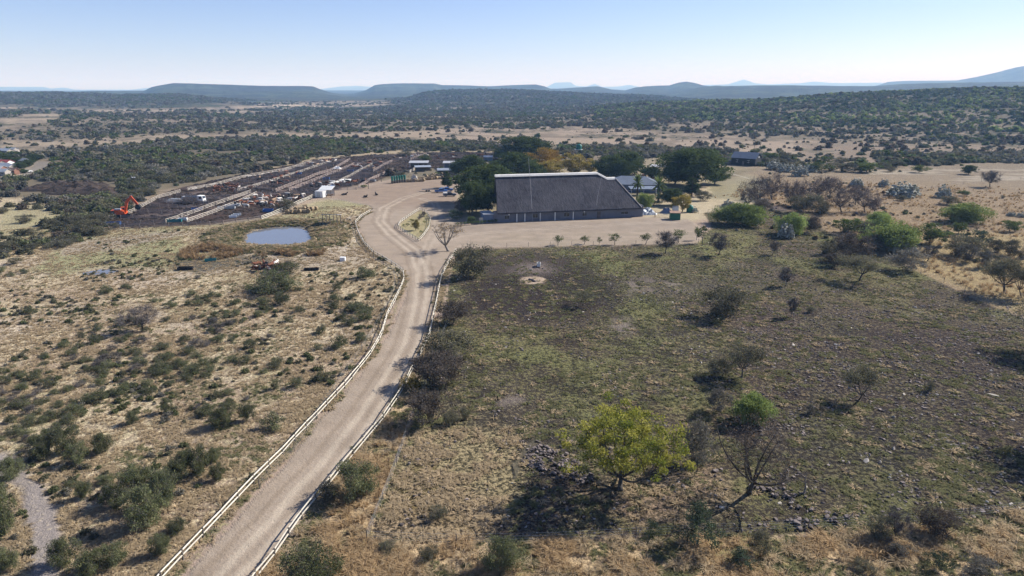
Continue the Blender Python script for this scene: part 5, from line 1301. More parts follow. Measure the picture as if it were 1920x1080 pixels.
# troughs
def trough(label, p, rz, L, W, h, mat, inner='dung', group='feed troughs', name='feed_trough'):
    r = empty(name, p, rz); tag(r, label, 'trough', group)
    b = MB(); [b.box((0, s * W / 2, h * .6), (L, .07, h * .8)) for s in (-1, 1)]; [b.box((s * L / 2, 0, h * .6), (.07, W + .06, h * .8)) for s in (-1, 1)]; b.box((0, 0, h * .3), (L - .08, W - .08, .06)); b.build('basin', M[mat], r)
    MB().box((0, 0, h * .62), (L - .1, W - .1, .05)).build('feed', M[inner], r)
    for s in (-1, 1): MB().box((s * L * .38, 0, h * .12), (.12, W * .8, h * .24)).build('foot', M['post'], r)
    return r
for x, y, rz, L, W, h, m, l in [(627,345,1.2,6,1.0,1.1,'white','white long trough slanting in the pen behind the gate shelter'),(620,350,1.3,4,1.6,.9,'blue_paint','blue trough at the end of the white slanting one'),
    (641,341,1.2,6,1.0,1.1,'white','left white trough of the slanting pair in the middle pen'),(650,341,1.2,6,1.0,1.1,'white','right white trough of the slanting pair in the middle pen'),
    (697,340,-.6,5,1.0,1.0,'galv','grey trough leaning at the fence end by the utility pole'),(612,337,.1,3,2,1.1,'blue_paint','blue tub in the pen below the first alley'),(657,322,.1,3.4,2,1.0,'blue_paint','blue tub in the fourth pen row'),
    (425,392,.1,6,1.6,1.0,'galv','pale trough at the left end of the front pen'),(436,387,.1,5,1.2,.8,'white','white trough beside the pale one in the front pen'),(437,408.5,.35,2.4,1.2,.8,'white','nearest white tub in the row of three at the front fence'),
    (441,406.5,.35,2.4,1.2,.8,'white','middle white tub in the row of three at the front fence'),(445,404.5,.35,2.4,1.2,.8,'white','farthest white tub in the row of three at the front fence'),(503,397,.1,3.2,2.0,1.0,'blue_paint','blue water tub in the front pen by the plank fence'),
    (212,423,.1,4.6,1.2,1.2,'blue_paint','blue drums trough at the lower left corner of the feedlot'),(328,417,.2,4.2,1.2,1.0,'teal','blue-green trough at the race entrance'),(343,414,.2,2.6,1.3,1.0,'white','white tub at the race entrance'),
    (369,395,.4,3.4,1.8,1.0,'blue_paint','faded blue tub inside the diagonal race'),(560,327,.1,2.6,1.8,1.0,'blue_paint','small blue tub in the far upper pen'),(675,320,.2,8,1.2,.8,'galv','long pale trough beyond the middle pen'),
    (348,506,.2,3.4,1.2,.7,'black','black tub in the dark swampy grass'),(395,490,.4,2.6,1.0,.7,'teal','teal and yellow pipe trough in the dark swampy grass'),(584,507,.1,3.4,1.0,.6,'black','dark tyre trough on the bare ground by the resting cattle'),
    (1010,500,1.5,1.7,.8,1.0,'white','white and black feeder beside the small trees in the paddock'),(1456,408,.1,2.2,1.2,.8,'navy','dark blue tub near the rounded lime green bush'),(1484,391,.1,3.0,1.4,.9,'navy','dark blue tub under the leafless grove')]:
    trough(l, P(x, y), rz, L, W, h, m, group=None)
o = MB().box((0, 0, .5), (1.3, 1.1, .95)).build('salt_block', M['white']); o.location = P(643, 489); tag(o, 'white block lying on the pasture near the road bend', 'salt block')
# the ring rock and rocks by it
def rockmesh(seed, name='rock', mat='stone'):
    import bmesh
    b = bmesh.new(); bmesh.ops.create_icosphere(b, subdivisions=2, radius=.5); g = np.random.default_rng(seed)
    pl = unitv(9, g); dd = .17 + .17 * g.random(9)
    for v in b.verts:
        c = np.array(v.co)
        for n, d in zip(pl, dd):
            k = c @ n
            if k > d: c = c - n * (k - d)
        v.co = c * np.array([1, .8, .7])
    me = bpy.data.meshes.new(name); b.to_mesh(me); b.free(); me.materials.append(M[mat]); return me
RK = [rockmesh(i) for i in range(5)]; RP_ = [rockmesh(i + 9, 'pale_rock', 'stone_pale') for i in range(3)]
def rock(label, x, y, s, pale=False, group=None):
    o = link('rock', (RP_ if pale else RK)[int(x) % 3]); o.location = P(x, y); s = s if hasattr(s, '__len__') else (s, s, s); o.scale = s; o.rotation_euler = (0, 0, x); return tag(o, label, 'rock', group)
rock('brown boulder inside the pale sand ring', 998, 526, (3.2, 2.2, 2.0)); rock('pale boulder above the sand ring', 995, 506, (1.9, 1.3, 1.1), True)
rock('dark flat boulder right of the yellow-green tree', 1339, 883, (1.6, 1.1, .9))
rock('pale flat rock on the stony slope at the lower right', 1734, 879, (1.4, .8, .4), True); rock('white jagged rock on the stony slope', 1625, 866, (1.5, 1.0, 1.2), True); rock('long pale rock near the right edge', 1862, 741, (2.8, 1.0, .5), True)
rock('small white rock on the straw ground by the tree shadow', 1230, 842, .6, True)
rock('dark brown anthill mound among the right thicket', 1603, 401, (3, 2.6, 3.2))
st = empty('dead_stump', P(1507, 927)); tag(st, 'pale dead stump sticking up from the rocks at the lower right', 'stump'); MB().tube([(0, 0, -.1), (.1, 0, .9), (-.05, 0, 1.7), (.05, .1, 2.5)], [.14, .1, .07, .02], 6).build('trunk', M['bark_pale'], st)
MB().tube([(.02, 0, 1.4), (.3, 0, 1.8)], [.05, .02], 5).build('branch', M['bark_pale'], st)
# utility poles
def upole(x, y, top, label, lamp=False, cross=True):
    p = P(x, y); h = max(4, hpx(p, top)); r = empty('utility_pole', p); tag(r, label, 'pole', 'utility poles')
    MB().tube([(0, 0, -.3), (0, 0, h)], [.14, .1], 7).build('pole', M['post'], r)
    if cross: MB().box((0, 0, h - .4), (1.8, .12, .14), rz=.4).build('crossarm', M['post'], r)
    if lamp:
        for s in (-1, 1): MB().box((s * .5, 0, h + .1), (.6, .4, .3)).build('lamp_head', M['white'], r)
for a in [(31,370,340,'utility pole among the bushes at the far left'),(253,354,333,'pole with white lamps beyond the excavator',True),(471,362,330,'pole in the third row of pens'),(562,350,322,'tall pole beside the first feed alley'),
          (691,354,336,'pole at the front fence by the grey trough'),(655,308,292,'pole at the far end of the first alley'),(1424,290,270,'pole behind the black cottage'),(1156,277,262,'pole on the pinkish plain behind the hall'),(715,341,329,'short pole by the green bins',False,False),
          (520,352,334,'pole at the start of the first feed alley'),(1413,292,272,'double pole left of the one behind the cottage'),(1728,300,283,'thin pole on the far right plain'),(880,399,375,'lamp post in the garden left of the hall',False,False),(894,398,381,'short pale post in the garden left of the hall',False,False)]:
    upole(a[0], a[1], a[2], a[3], *(a[4:]))
g_ = empty('yard_gate', P(1228, 407)); tag(g_, 'rusty gate post and gate between the scrap heap and the container', 'gate')
for s in (0, 5.2): MB().box((s, 0, .95), (.2, .2, 1.9)).build('post', M['rusty'], g_)
b = MB(); [b.box((2.6, 0, z), (5, .05, .06)) for z in (.4, .8, 1.2)]; b.build('gate_panel', M['galv'], g_)
sg = empty('garden_sign', P(902, 419.5)); tag(sg, 'small pale sign board by the garden gate left of the hall', 'sign')
MB().box((0, 0, 1.5), (1.3, .08, .9)).build('board', M['stone_pale'], sg); [MB().box((s * .5, .06, .75), (.1, .1, 1.5)).build('post', M['white'], sg) for s in (-1, 1)]

# ------------------------------------------------------------------ cattle
def cow_mesh(mat, pose='stand', seed=0):
    g = np.random.default_rng(seed); hz = {'stand': 1.25, 'graze': .35, 'lie': 1.0}[pose]; zb = {'lie': .42}.get(pose, 1.02)
    vs = [(0, 0, zb, .36), (-.55, 0, zb + .02, .35), (-.85, 0, zb + .04, .26), (.5, 0, zb + .0, .36), (.85, 0, zb + .06, .27), (1.1, 0, (zb + hz) / 2 + .1, .17), (1.35, 0, hz + .05, .15), (1.62, 0, hz - .12, .09)]
    es = [(0, 1), (1, 2), (0, 3), (3, 4), (4, 5), (5, 6), (6, 7)]
    def chain(a, pts):
        k = a
        for p in pts: vs.append(p); es.append((k, len(vs) - 1)); k = len(vs) - 1
    for s in (-1, 1):
        if pose == 'lie':
            chain(4, [(.75, s * .3, .2, .11), (1.15, s * .28, .08, .06)]); chain(2, [(-.6, s * .38, .2, .13), (-.3, s * .5, .08, .06)])
        else:
            chain(4, [(.78, s * .2, .72, .12), (.8, s * .2, .4, .065), (.78, s * .2, .06, .055)]); chain(2, [(-.82, s * .2, .74, .16), (-.92, s * .21, .42, .07), (-.84, s * .21, .06, .055)])
        chain(6, [(1.3, s * .2, hz + .12, .045)])
        chain(6, [(1.33, s * .1, hz + .2, .03), (1.38, s * .22, hz + .34, .015)])
    chain(2, [(-1.05, 0, zb - .02, .05), (-1.1, 0, zb - .5 if pose != 'lie' else .1, .03)])
    me = bpy.data.meshes.new('t'); me.from_pydata([v[:3] for v in vs], es, []); o = link('t', me)
    sk = o.modifiers.new('s', 'SKIN'); sk.use_smooth_shade = True
    for i, v in enumerate(vs): me.skin_vertices[0].data[i].radius = (v[3], v[3] * 1.05)
    me.skin_vertices[0].data[0].use_root = True
    sb = o.modifiers.new('b', 'SUBSURF'); sb.levels = 1; sb.render_levels = 1
    dg = bpy.context.evaluated_depsgraph_get(); ev = o.evaluated_get(dg); m2 = bpy.data.meshes.new_from_object(ev, depsgraph=dg)
    bpy.data.objects.remove(o); m2.name = 'cow_' + pose; m2.materials.clear(); m2.materials.append(M[mat]); return m2
COW = {(m, p): cow_mesh('cow_' + m, p) for m in ('red', 'black', 'white', 'tan', 'pied') for p in ('stand', 'graze', 'lie')}
COLN = {'red': 'red-brown', 'black': 'black', 'white': 'white', 'tan': 'tan', 'pied': 'brown and white'}
g = np.random.default_rng(31)
def cow(x, y, m, pose, where, group):
    o = link('cow', COW[(m, pose)]); o.location = P(x, y); o.rotation_euler = (0, 0, g.uniform(0, 6.28)); s = g.uniform(.92, 1.15); o.scale = (s, s, s)
    ps = {'stand': 'standing', 'graze': 'with lowered head', 'lie': 'lying'}[pose]
    tag(o, '%s cow %s %s' % (COLN[m], ps, where), 'cow', group)
def herd(poly, n, wts, where, group, sep=1.6, lie=.15):
    P_ = np.array(poly, float); lo, hi = P_.min(0), P_.max(0); got = []; t = 0; ms = list(wts)
    while len(got) < n and t < 20000:
        t += 1; a = g.uniform(lo, hi)
        if sdist(a[:1], a[1:], poly)[0] < 0: continue
        w = G(*a)
        if any(abs(w[0] - q[0]) < sep and abs(w[1] - q[1]) < sep for q in got): continue
        got.append(w); m = g.choice(ms, p=[wts[k] for k in ms]); u = g.random()
        cow(a[0], a[1], m, 'lie' if u < lie else ('graze' if u < .45 else 'stand'), where, group)
mix = {'red': .36, 'black': .22, 'white': .16, 'tan': .14, 'pied': .12}
herd([(425,392),(440,384),(480,368),(560,366),(585,368),(560,376),(520,388),(470,390)], 62, {'red': .3, 'black': .2, 'white': .22, 'tan': .16, 'pied': .12}, 'in the crowded front pen', 'cattle in the crowded front pen')
herd([(400,352),(430,347),(475,352),(475,358),(420,362),(400,362)], 26, {'red': .6, 'black': .25, 'white': .02, 'tan': .05, 'pied': .08}, 'in the pen behind the diagonal race', 'cattle behind the diagonal race')
herd([(500,346),(530,338),(540,344),(525,350)], 9, mix, 'beside the first feed alley', 'cattle beside the first feed alley')
herd([(470,336),(520,322),(560,326),(540,336),(490,342)], 14, mix, 'in the upper pens', 'cattle in the upper pens')
herd([(575,308),(620,301),(650,299),(625,306),(585,314)], 20, mix, 'along the far upper fence', 'cattle along the far upper fence')
herd([(565,352),(600,344),(690,340),(668,350),(620,353),(590,354)], 30, {'red': .5, 'black': .3, 'white': .05, 'tan': .05, 'pied': .1}, 'in the pen behind the gate shelter', 'cattle behind the gate shelter')
herd([(650,312),(690,300),(740,296),(728,304),(700,318),(670,320)], 32, mix, 'in the middle far pens', 'cattle in the middle far pens')
herd([(740,300),(780,290),(860,288),(925,290),(925,297),(860,300),(800,300)], 44, mix, 'in the far pens behind the sheds', 'cattle in the far pens behind the sheds')
herd([(478,508),(482,500),(505,496),(532,500),(533,508),(500,511)], 18, {'red': .45, 'black': .15, 'white': .25, 'tan': .05, 'pied': .1}, 'in the resting bunch below the pond', 'cattle resting below the pond', 1.3, .75)
herd([(1130,325),(1165,322),(1225,330),(1240,340),(1180,337)], 26, {'red': .35, 'black': .35, 'white': .05, 'tan': .1, 'pied': .15}, 'in the pen behind the blue-grey house', 'cattle behind the house')
herd([(1065,304),(1110,300),(1110,306),(1070,308)], 10, {'red': .4, 'black': .5, 'white': .02, 'tan': .03, 'pied': .05}, 'in the pen beyond the golden trees', 'cattle beyond the golden trees')
cow(685, 370, 'black', 'lie', 'alone on the yard, left of the other', None); cow(706, 366, 'black', 'lie', 'alone on the yard, right of the other', None); cow(617, 371, 'tan', 'stand', 'beside the white container', None)
cow(645, 366, 'black', 'lie', 'against the fence right of the gate shelter', None)
# ------------------------------------------------------------------ uncountable cover: one object per kind, instanced by geometry nodes
def stuff(name, label, pts, scl, srcs, idx, seed=0, cat=None, squash=None, structure='stuff'):
    n = len(pts)
    if n == 0: return
    print(name, n)
    g = np.random.default_rng(seed)
    me = bpy.data.meshes.new(name); me.vertices.add(n); me.vertices.foreach_set('co', np.asarray(pts, np.float32).ravel())
    rot = np.zeros((n, 3), np.float32); rot[:, 2] = g.uniform(0, 6.28, n)
    S = np.repeat(np.asarray(scl, np.float32)[:, None], 3, 1)
    if squash is not None: S[:, 2] *= squash
    for an, dat, ty in (('rot', rot, 'FLOAT_VECTOR'), ('scl', S, 'FLOAT_VECTOR')):
        a = me.attributes.new(an, ty, 'POINT'); a.data.foreach_set('vector', dat.ravel())
    a = me.attributes.new('idx', 'INT', 'POINT'); a.data.foreach_set('value', np.asarray(idx, np.int32))
    o = link(name, me)
    col = bpy.data.collections.new(name + '_source')
    for k, s in enumerate(srcs):
        so = bpy.data.objects.new('%s_source_%02d' % (name, k), s); col.objects.link(so)
    ng = bpy.data.node_groups.new(name, 'GeometryNodeTree')
    ng.interface.new_socket('Geometry', in_out='INPUT', socket_type='NodeSocketGeometry'); ng.interface.new_socket('Geometry', in_out='OUTPUT', socket_type='NodeSocketGeometry')
    N_ = ng.nodes.new; gi = N_('NodeGroupInput'); go = N_('NodeGroupOutput'); ip = N_('GeometryNodeInstanceOnPoints'); ci = N_('GeometryNodeCollectionInfo')
    ci.inputs['Collection'].default_value = col; ci.inputs['Separate Children'].default_value = True; ci.inputs['Reset Children'].default_value = True
    def na(t, nm):
        q = N_('GeometryNodeInputNamedAttribute'); q.data_type = t; q.inputs['Name'].default_value = nm
        return [s for s in q.outputs if s.enabled][0]
    L = ng.links.new
    L(gi.outputs[0], ip.inputs['Points']); L(ci.outputs[0], ip.inputs['Instance']); ip.inputs['Pick Instance'].default_value = True
    L(na('INT', 'idx'), ip.inputs['Instance Index']); L(na('FLOAT_VECTOR', 'rot'), ip.inputs['Rotation']); L(na('FLOAT_VECTOR', 'scl'), ip.inputs['Scale']); L(ip.outputs[0], go.inputs[0])
    md = o.modifiers.new('scatter', 'NODES'); md.node_group = ng
    o['label'] = label; o['kind'] = structure
    if cat: o['category'] = cat
    return o
def far_bush(seed, mat, n=150, leaf=.34, W=1., H=.46, lumps=9):
    g = np.random.default_rng(seed); C = unitv(lumps, g); C[:, 2] = np.abs(C[:, 2]); C *= (.62 * g.random(lumps) ** .4)[:, None]
    V = C[g.integers(0, lumps, n)] + unitv(n, g) * .34 * (g.random(n) ** .4)[:, None]
    V[:, 2] = np.maximum(V[:, 2], 0) * H / .75 + .03
    V[:, :2] *= .55
    return leafmesh('far', *leaves(V, leaf * .62, g, np.clip(.5 + .3 * g.normal(size=n), 0, 1), .8, .8), M[mat])
FB = [far_bush(1, 'leaf_thorn'), far_bush(2, 'leaf_thorn'), far_bush(3, 'leaf_grey'), far_bush(4, 'leaf_brown'), far_bush(5, 'leaf_bush'), far_bush(6, 'leaf_mid'), far_bush(7, 'leaf_lime'), far_bush(8, 'leaf_bush'), far_bush(9, 'leaf_grey', 90, .3), far_bush(10, 'leaf_dark')]
FN = [far_bush(21, 'leaf_thorn', 560, .17, lumps=16), far_bush(22, 'leaf_bush', 460, .19, lumps=14), far_bush(23, 'leaf_grey', 420, .17, lumps=12), far_bush(24, 'leaf_brown', 420, .17, lumps=12), far_bush(25, 'leaf_thorn', 460, .19, lumps=10)]
g = np.random.default_rng(12)
def annulus(n, r0, r1, a0=-44, a1=44, power=1.):
    u = g.random(n); r = (r0 ** (2 * power) + u * (r1 ** (2 * power) - r0 ** (2 * power))) ** (1 / (2 * power)); a = np.radians(g.uniform(a0, a1, n))
    return r * np.sin(a), r * np.cos(a)
def inz(px, py, poly, soft=4): return sst(-soft, soft, sdist(px, py, poly))
TH = [(-80,290),(0,288),(120,288),(330,262),(480,262),(640,262),(900,268),(935,276),(930,284),(760,282),(700,286),(590,296),(440,326),(345,345),(300,358),(245,386),(180,372),(60,366),(-80,372)]
NOBUSH = [FL, YARD, [(840,290),(1060,300),(1240,302),(1400,310),(1460,318),(1340,420),(840,430)], [(0,300),(100,298),(98,318),(60,336),(-60,345)], [(50,340),(215,340),(215,370),(50,372)]]
# --- thicket (250..650 m)
TH2 = [(60,366),(180,372),(245,386),(215,425),(150,450),(60,478),(0,490),(-60,490),(-60,440),(60,440),(120,405),(60,392),(-60,385),(-60,366)]
x, y = annulus(80000, 170, 760, -44, 44); z = hgt(x, y); px, py = proj(x, y, z)
d = np.maximum(inz(px, py, TH, 3) * sst(.28, .44, fbm(x / 24, y / 24, 101, 3)) * .42, inz(px, py, TH2, 5) * sst(.44, .58, fbm(x / 14, y / 14, 102, 3)) * .8)
for q_ in ([(1050,274),(1240,277),(1380,284),(1400,300),(1240,297),(1050,292)], [(1640,290),(1930,288),(2100,290),(2100,306),(1930,306),(1650,312)], [(1330,300),(1400,292),(1480,296),(1440,306),(1380,312)]):
    d = np.maximum(d, inz(px, py, q_, 3) * sst(.3, .5, fbm(x / 22, y / 22, 105, 3)) * .7)
for q in NOBUSH: d *= 1 - inz(px, py, q, 2)
k = g.random(len(x)) < d; x, y, z, px, py = x[k], y[k], z[k], px[k], py[k]
u = g.random(len(x)); tone = fbm(x / 30, y / 30, 103, 3)
idx = np.where(u < .30, 0, np.where(u < .5, 1, np.where(u < .66, 4, np.where(u < .78, 2, np.where(u < .9, 3, 7)))))
idx = np.where((tone > .56) & (u > .55), 5, idx); idx = np.where((tone < .45) & (u > .5), 8, idx)
rd = np.hypot(x, y); idx = np.where(rd < 430, 10 + g.choice(5, len(x), p=[.28, .26, .2, .08, .18]), idx)
stuff('thicket', 'dense grey-olive thorn thicket behind the feedlot', np.stack([x, y, z - .1], 1), (2.6 + 6. * g.random(len(x)) ** 1.6) * np.where(rd < 260, .7, 1), FB + FN, idx, 1, squash=g.uniform(.6, 1.05, len(x)))
# --- bush of the middle plain
x, y = annulus(270000, 330, 2500, power=.62); z = hgt(x, y); px, py = proj(x, y, z); rd = np.hypot(x, y)
plain = 1 - sst(3, 14, z - 0)
n_ = fbm(x / 60, y / 60, 111, 4); n2_ = fbm(x / 16, y / 16, 112, 3)
den = (.28 + .72 * sst(.42, .54, n_)) * sst(.28, .46, n2_)
open_ = 0
hard_ = np.maximum(inz(px, py, [(-50,193),(130,197),(260,201),(480,189),(735,185),(740,199),(600,207),(480,213),(300,216),(100,212),(-50,206)], 2) * sst(.32, .5, fbm(x / 160, y / 90, 113, 3)), inz(px, py, [(0,224),(60,213),(130,212),(90,232),(0,244)], 3))
for pl in ( [(0,262),(100,262),(330,252),(330,262),(200,270),(60,282),(0,285)],
           [(330,254),(640,246),(900,243),(1080,250),(1000,262),(820,268),(640,256),(480,258)], [(800,242),(1100,240),(1250,250),(1500,264),(1700,276),(1920,270),(1920,300),(1600,290),(1440,296),(1250,285),(1100,276),(940,268)], [(1500,280),(1920,280),(1920,345),(1500,330)]):
    open_ = np.maximum(open_, inz(px, py, pl, 4))
den = den * (1 - open_ * .82) * (1 - hard_ * .97)
rhs = (z > 5) & (px > 900) & (rd < 1600)
den = np.where(rhs | ((z > 8) & (rd < 2300)), (.55 + .45 * sst(.4, .52, n2_)) * (1 - .75 * sst(.58, .68, n_)), den)
den = np.clip(den * .95 * np.where(rhs | (z > 8), 1.05, .4 + .6 * sst(.4, .56, fbm(x / 130, y / 45, 117, 4))), 0, 1); den *= np.where(rd < 700, .75, 1) * (1 - inz(px, py, TH, 3)) * (1 - hard_ * .9)
den *= 1 - inz(px, py, [(1330,330),(1440,312),(1600,322),(1760,312),(1920,312),(2300,312),(2300,640),(1400,640),(1330,400)], 3)
for q in NOBUSH: den *= 1 - inz(px, py, q, 2)
k = (g.random(len(x)) < den * .8) & (py < 330); x, y, z, px, py, rd, n_, rhs = [q[k] for q in (x, y, z, px, py, rd, n_, rhs)]
u = g.random(len(x)); tone = fbm(x / 90, y / 90, 103, 3)
idx = np.where(u < .2, 0, np.where(u < .34, 1, np.where(u < .46, 4, np.where(u < .66, 2, np.where(u < .82, 3, np.where(u < .92, 8, 7))))))
i2 = np.where(u < .34, 4, np.where(u < .46, 9, np.where(u < .56, 2, np.where(u < .66, 3, np.where(u < .78, 7, 5))))); i2 = np.where((tone > .49) & (u > .58), 6, i2)
idx = np.where(rhs, i2, idx); idx = np.where(~rhs & (tone > .6) & (u > .6), 5, idx)
print('plain bushes', len(x))
near = (rd < 560)
stuff('bushveld', 'grey-green bushveld scrub covering the plain and the hillside', np.stack([x, y, z - .1], 1), (1.7 + 7.0 * g.random(len(x)) ** 2.6) * np.where(rd > 1200, 1.4, 1), FB, idx, 2, squash=g.uniform(.6, 1.1, len(x)))
# --- scattered low scrub inside the right thicket and near the grove
x, y = annulus(2600, 120, 420, 14, 44); z = hgt(x, y); px, py = proj(x, y, z)
d = (inz(px, py, [(1350,395),(1440,330),(1500,335),(1660,345),(1700,400),(1800,400),(1920,420),(2000,520),(1850,520),(1740,490),(1640,500),(1560,490),(1460,430),(1340,440)], 8) * .55 + inz(px, py, [(1440,292),(1660,296),(1700,322),(1440,326)], 4)*.8 )* sst(.4, .55, fbm(x / 9, y / 9, 121, 3))
k = g.random(len(x)) < d; x, y, z = x[k], y[k], z[k]
stuff('scrub_undergrowth', 'low dry scrub between the trees at the right', np.stack([x, y, z - .05], 1), g.uniform(.8, 2.4, len(x)), FB, g.choice([0, 2, 4, 8, 7, 3], len(x)), 3)
# --- dry grass tufts near the camera
def tuft(seed, mat, n=26, h=.45, r=.22, w=.035, droop=.5):
    g = np.random.default_rng(seed); V = []; Q = []
    for i in range(n):
        a = g.random() * 6.28; rr_ = r * g.random() ** .5 * .5; b = np.array([math.cos(a) * rr_, math.sin(a) * rr_, -.02]); t = np.array([math.cos(a + g.normal() * .5), math.sin(a + g.normal() * .5), 0])
        hh = h * g.uniform(.55, 1.1); s = np.array([-t[1], t[0], 0]) * w * g.uniform(.6, 1.3)
        m_ = b + t * r * .45 + np.array([0, 0, hh * .65]); e = b + t * r * (1 + droop * g.random()) + np.array([0, 0, hh * (1 - .3 * droop)])
        k = len(V); V += [b - s, b + s, m_ + s * .8, m_ - s * .8, e - s * .2, e + s * .2]; Q += [(k, k + 1, k + 2, k + 3), (k + 3, k + 2, k + 5, k + 4)]
    return leafmesh('tuft', np.array(V), np.array(Q), g.random(len(V)), M[mat])
TS = [tuft(1, 'straw', 24, .34, .30, .045, 1.), tuft(2, 'straw', 20, .28, .28, .05, 1.2)]
TO = [tuft(3, 'olive_grass', 26, .24, .26, .045, 1.2), tuft(4, 'olive_grass', 20, .2, .24, .05, 1.3)]
TG = [tuft(5, 'gold_grass', 34, .85, .42, .028, .9), tuft(6, 'gold_grass', 30, .7, .4, .03, 1.), tuft(7, 'straw', 30, .75, .42, .03, 1.)]
TR_ = [tuft(8, 'reed', 40, 1.6, .5, .035, .5), tuft(9, 'reed', 36, 1.3, .6, .04, .6)]
x, y = annulus(120000, 46, 260, -44, 8, .55); z = hgt(x, y); px, py = proj(x, y, z)
d = inz(px, py, LP, 2) * (.25 + .75 * sst(.36, .6, fbm(x / 3.2, y / 3.2, 131, 3)))
for q in ([(-60,835),(18,850),(70,905),(112,950),(118,1010),(110,1100),(60,1100),(55,1000),(35,920),(-60,880)], YARD, POND): d *= 1 - inz(px, py, q, 4)
k = (g.random(len(x)) < d * .62) & (px > -150) & (py < 1130); xs, ys, zs = x[k], y[k], z[k]; print('pasture tufts', len(xs))
t_ = fbm(xs / 9, ys / 9, 133, 3)
stuff('pasture_grass', 'short tan grass tufts of the left pasture', np.stack([xs, ys, zs], 1), g.uniform(.5, 1.15, len(xs)), TS + TO, np.where(t_ + g.normal(size=len(xs)) * .08 > .68, g.integers(2, 4, len(xs)), g.integers(0, 2, len(xs))), 4)
x, y = annulus(130000, 46, 260, -14, 44, .55); z = hgt(x, y); px, py = proj(x, y, z)
n3_ = fbm(x / 2.6, y / 2.6, 135, 3)
d = inz(px, py, PD, 2) * (.08 + .92 * sst(.42, .62, n3_)) * (.35 + .65 * sst(.4, .6, fbm(x / 12, y / 12, 136, 3)))
k = (g.random(len(x)) < d * .5) & (px < 2080); xs, ys, zs, pxs, pys = x[k], y[k], z[k], px[k], py[k]; print('paddock tufts', len(xs))
st_ = inz(pxs, pys, [(700,1010),(745,880),(780,800),(960,800),(990,860),(950,960),(900,1010)], 14) + .12 + .5 * inz(pxs, pys, [(1150,900),(1330,870),(1400,930),(1330,985),(1150,985)], 10)
stuff('paddock_grass', 'short olive and straw grass tufts of the stony paddock', np.stack([xs, ys, zs], 1), g.uniform(.6, 1.35, len(xs)), TS + TO, np.where(g.random(len(xs)) < st_, g.integers(0, 2, len(xs)), g.integers(2, 4, len(xs))), 5)
FGZ = [(470,1100),(560,985),(640,890),(700,815),(745,735),(775,735),(765,800),(735,880),(708,940),(690,1018),(900,1014),(1200,1008),(1400,1012),(1500,1003),(1800,988),(1920,958),(2200,950),(2400,1300),(300,1300)]
x, y = annulus(46000, 44, 130, -34, 44, .8); z = hgt(x, y); px, py = proj(x, y, z)
d = inz(px, py, FGZ, 3) * (.3 + .7 * sst(.34, .56, fbm(x / 4, y / 4, 141, 3)))
k = (g.random(len(x)) < d) & (py < 1180); xs, ys, zs = x[k], y[k], z[k]; print('tall tufts', len(xs))
tt = fbm(xs / 5, ys / 5, 143, 3) + g.normal(size=len(xs)) * .05
stuff('tall_dry_grass', 'tall golden-brown dry grass along the road and the bottom edge', np.stack([xs, ys, zs], 1), g.uniform(.6, 1.2, len(xs)), TG + TO, np.where(tt > .57, 3, np.where(tt > .5, 2, g.integers(0, 2, len(xs)))), 6)
x, y = annulus(9000, 100, 420, 16, 44, .8); z = hgt(x, y); px, py = proj(x, y, z)
k = (g.random(len(x)) < inz(px, py, [(1330,372),(1440,375),(1560,436),(1700,496),(1850,560),(1990,620),(2100,420),(1900,350),(1650,345),(1440,340)], 4) * .9 * sst(.35,.55,fbm(x/6,y/6,144,3))); xs, ys, zs = x[k], y[k], z[k]
stuff('plain_grass', 'knee-high orange grass on the right plain', np.stack([xs, ys, zs], 1), g.uniform(.8, 1.5, len(xs)), TG, g.integers(0, 3, len(xs)), 7)
x, y = annulus(30000, 120, 230, -32, -12); z = hgt(x, y); px, py = proj(x, y, z)
k = g.random(len(x)) < inz(px, py, [(335,478),(350,466),(400,458),(450,470),(560,472),(610,472),(600,480),(540,483),(440,486),(345,487)], 2) * sst(.42, .6, fbm(x / 5, y / 5, 149, 3)); xs, ys, zs = x[k], y[k], z[k]; print('reeds', len(xs))
stuff('reeds', 'brown reeds on the bank below the pond', np.stack([xs, ys, zs], 1), g.uniform(.5, 1.0, len(xs)), TR_ + TO, np.where(g.random(len(xs)) < .75, g.integers(0, 2, len(xs)), 2), 8)
# --- stones
x, y = annulus(50000, 46, 200, -12, 44, .6); z = hgt(x, y); px, py = proj(x, y, z)
d = inz(px, py, [(1250,520),(1900,560),(2200,700),(2200,960),(1500,1000),(1430,900),(1400,760),(1260,640)], 30) * sst(.40, .60, fbm(x / 4, y / 4, 151, 3)) * 1. + inz(px, py, PD, 4) * sst(.48, .64, fbm(x / 5, y / 5, 155, 3)) * .4
d += inz(px, py, [(880,725),(960,720),(1000,750),(960,790),(890,770)], 10) * .3 * sst(.45,.6,fbm(x/2,y/2,153,2))
k = (g.random(len(x)) < d); xs, ys, zs = x[k], y[k], z[k]; print('stones', len(xs))
stuff('field_stones', 'loose stones strewn over the stony paddock', np.stack([xs, ys, zs + .02], 1), (.15 + .55 * g.random(len(xs)) ** 2.6), RK + RP_, np.where(g.random(len(xs)) < .93, g.integers(0, 5, len(xs)), g.integers(5, 8, len(xs))), 9)
def pile(name, label, polys, n, s0, s1, seed):
    XS = []
    for pl in polys:
        P_ = np.array([G(a, b) for a, b in pl]); lo, hi = P_.min(0), P_.max(0); q = g.uniform(lo, hi, (n, 2))
        k = (sdist(q[:, 0], q[:, 1], P_) > 0) & (g.random(n) < .25 + .75 * sst(.4, .58, fbm(q[:, 0] / 1.6, q[:, 1] / 1.6, seed, 2))); XS.append(q[k])
    q = np.concatenate(XS); zz = hgt(q[:, 0], q[:, 1])
    stuff(name, label, np.stack([q[:, 0], q[:, 1], zz + .08 + .2 * g.random(len(q))], 1), s0 + (s1 - s0) * g.random(len(q)) ** 2, RK, g.integers(0, 5, len(q)), seed)
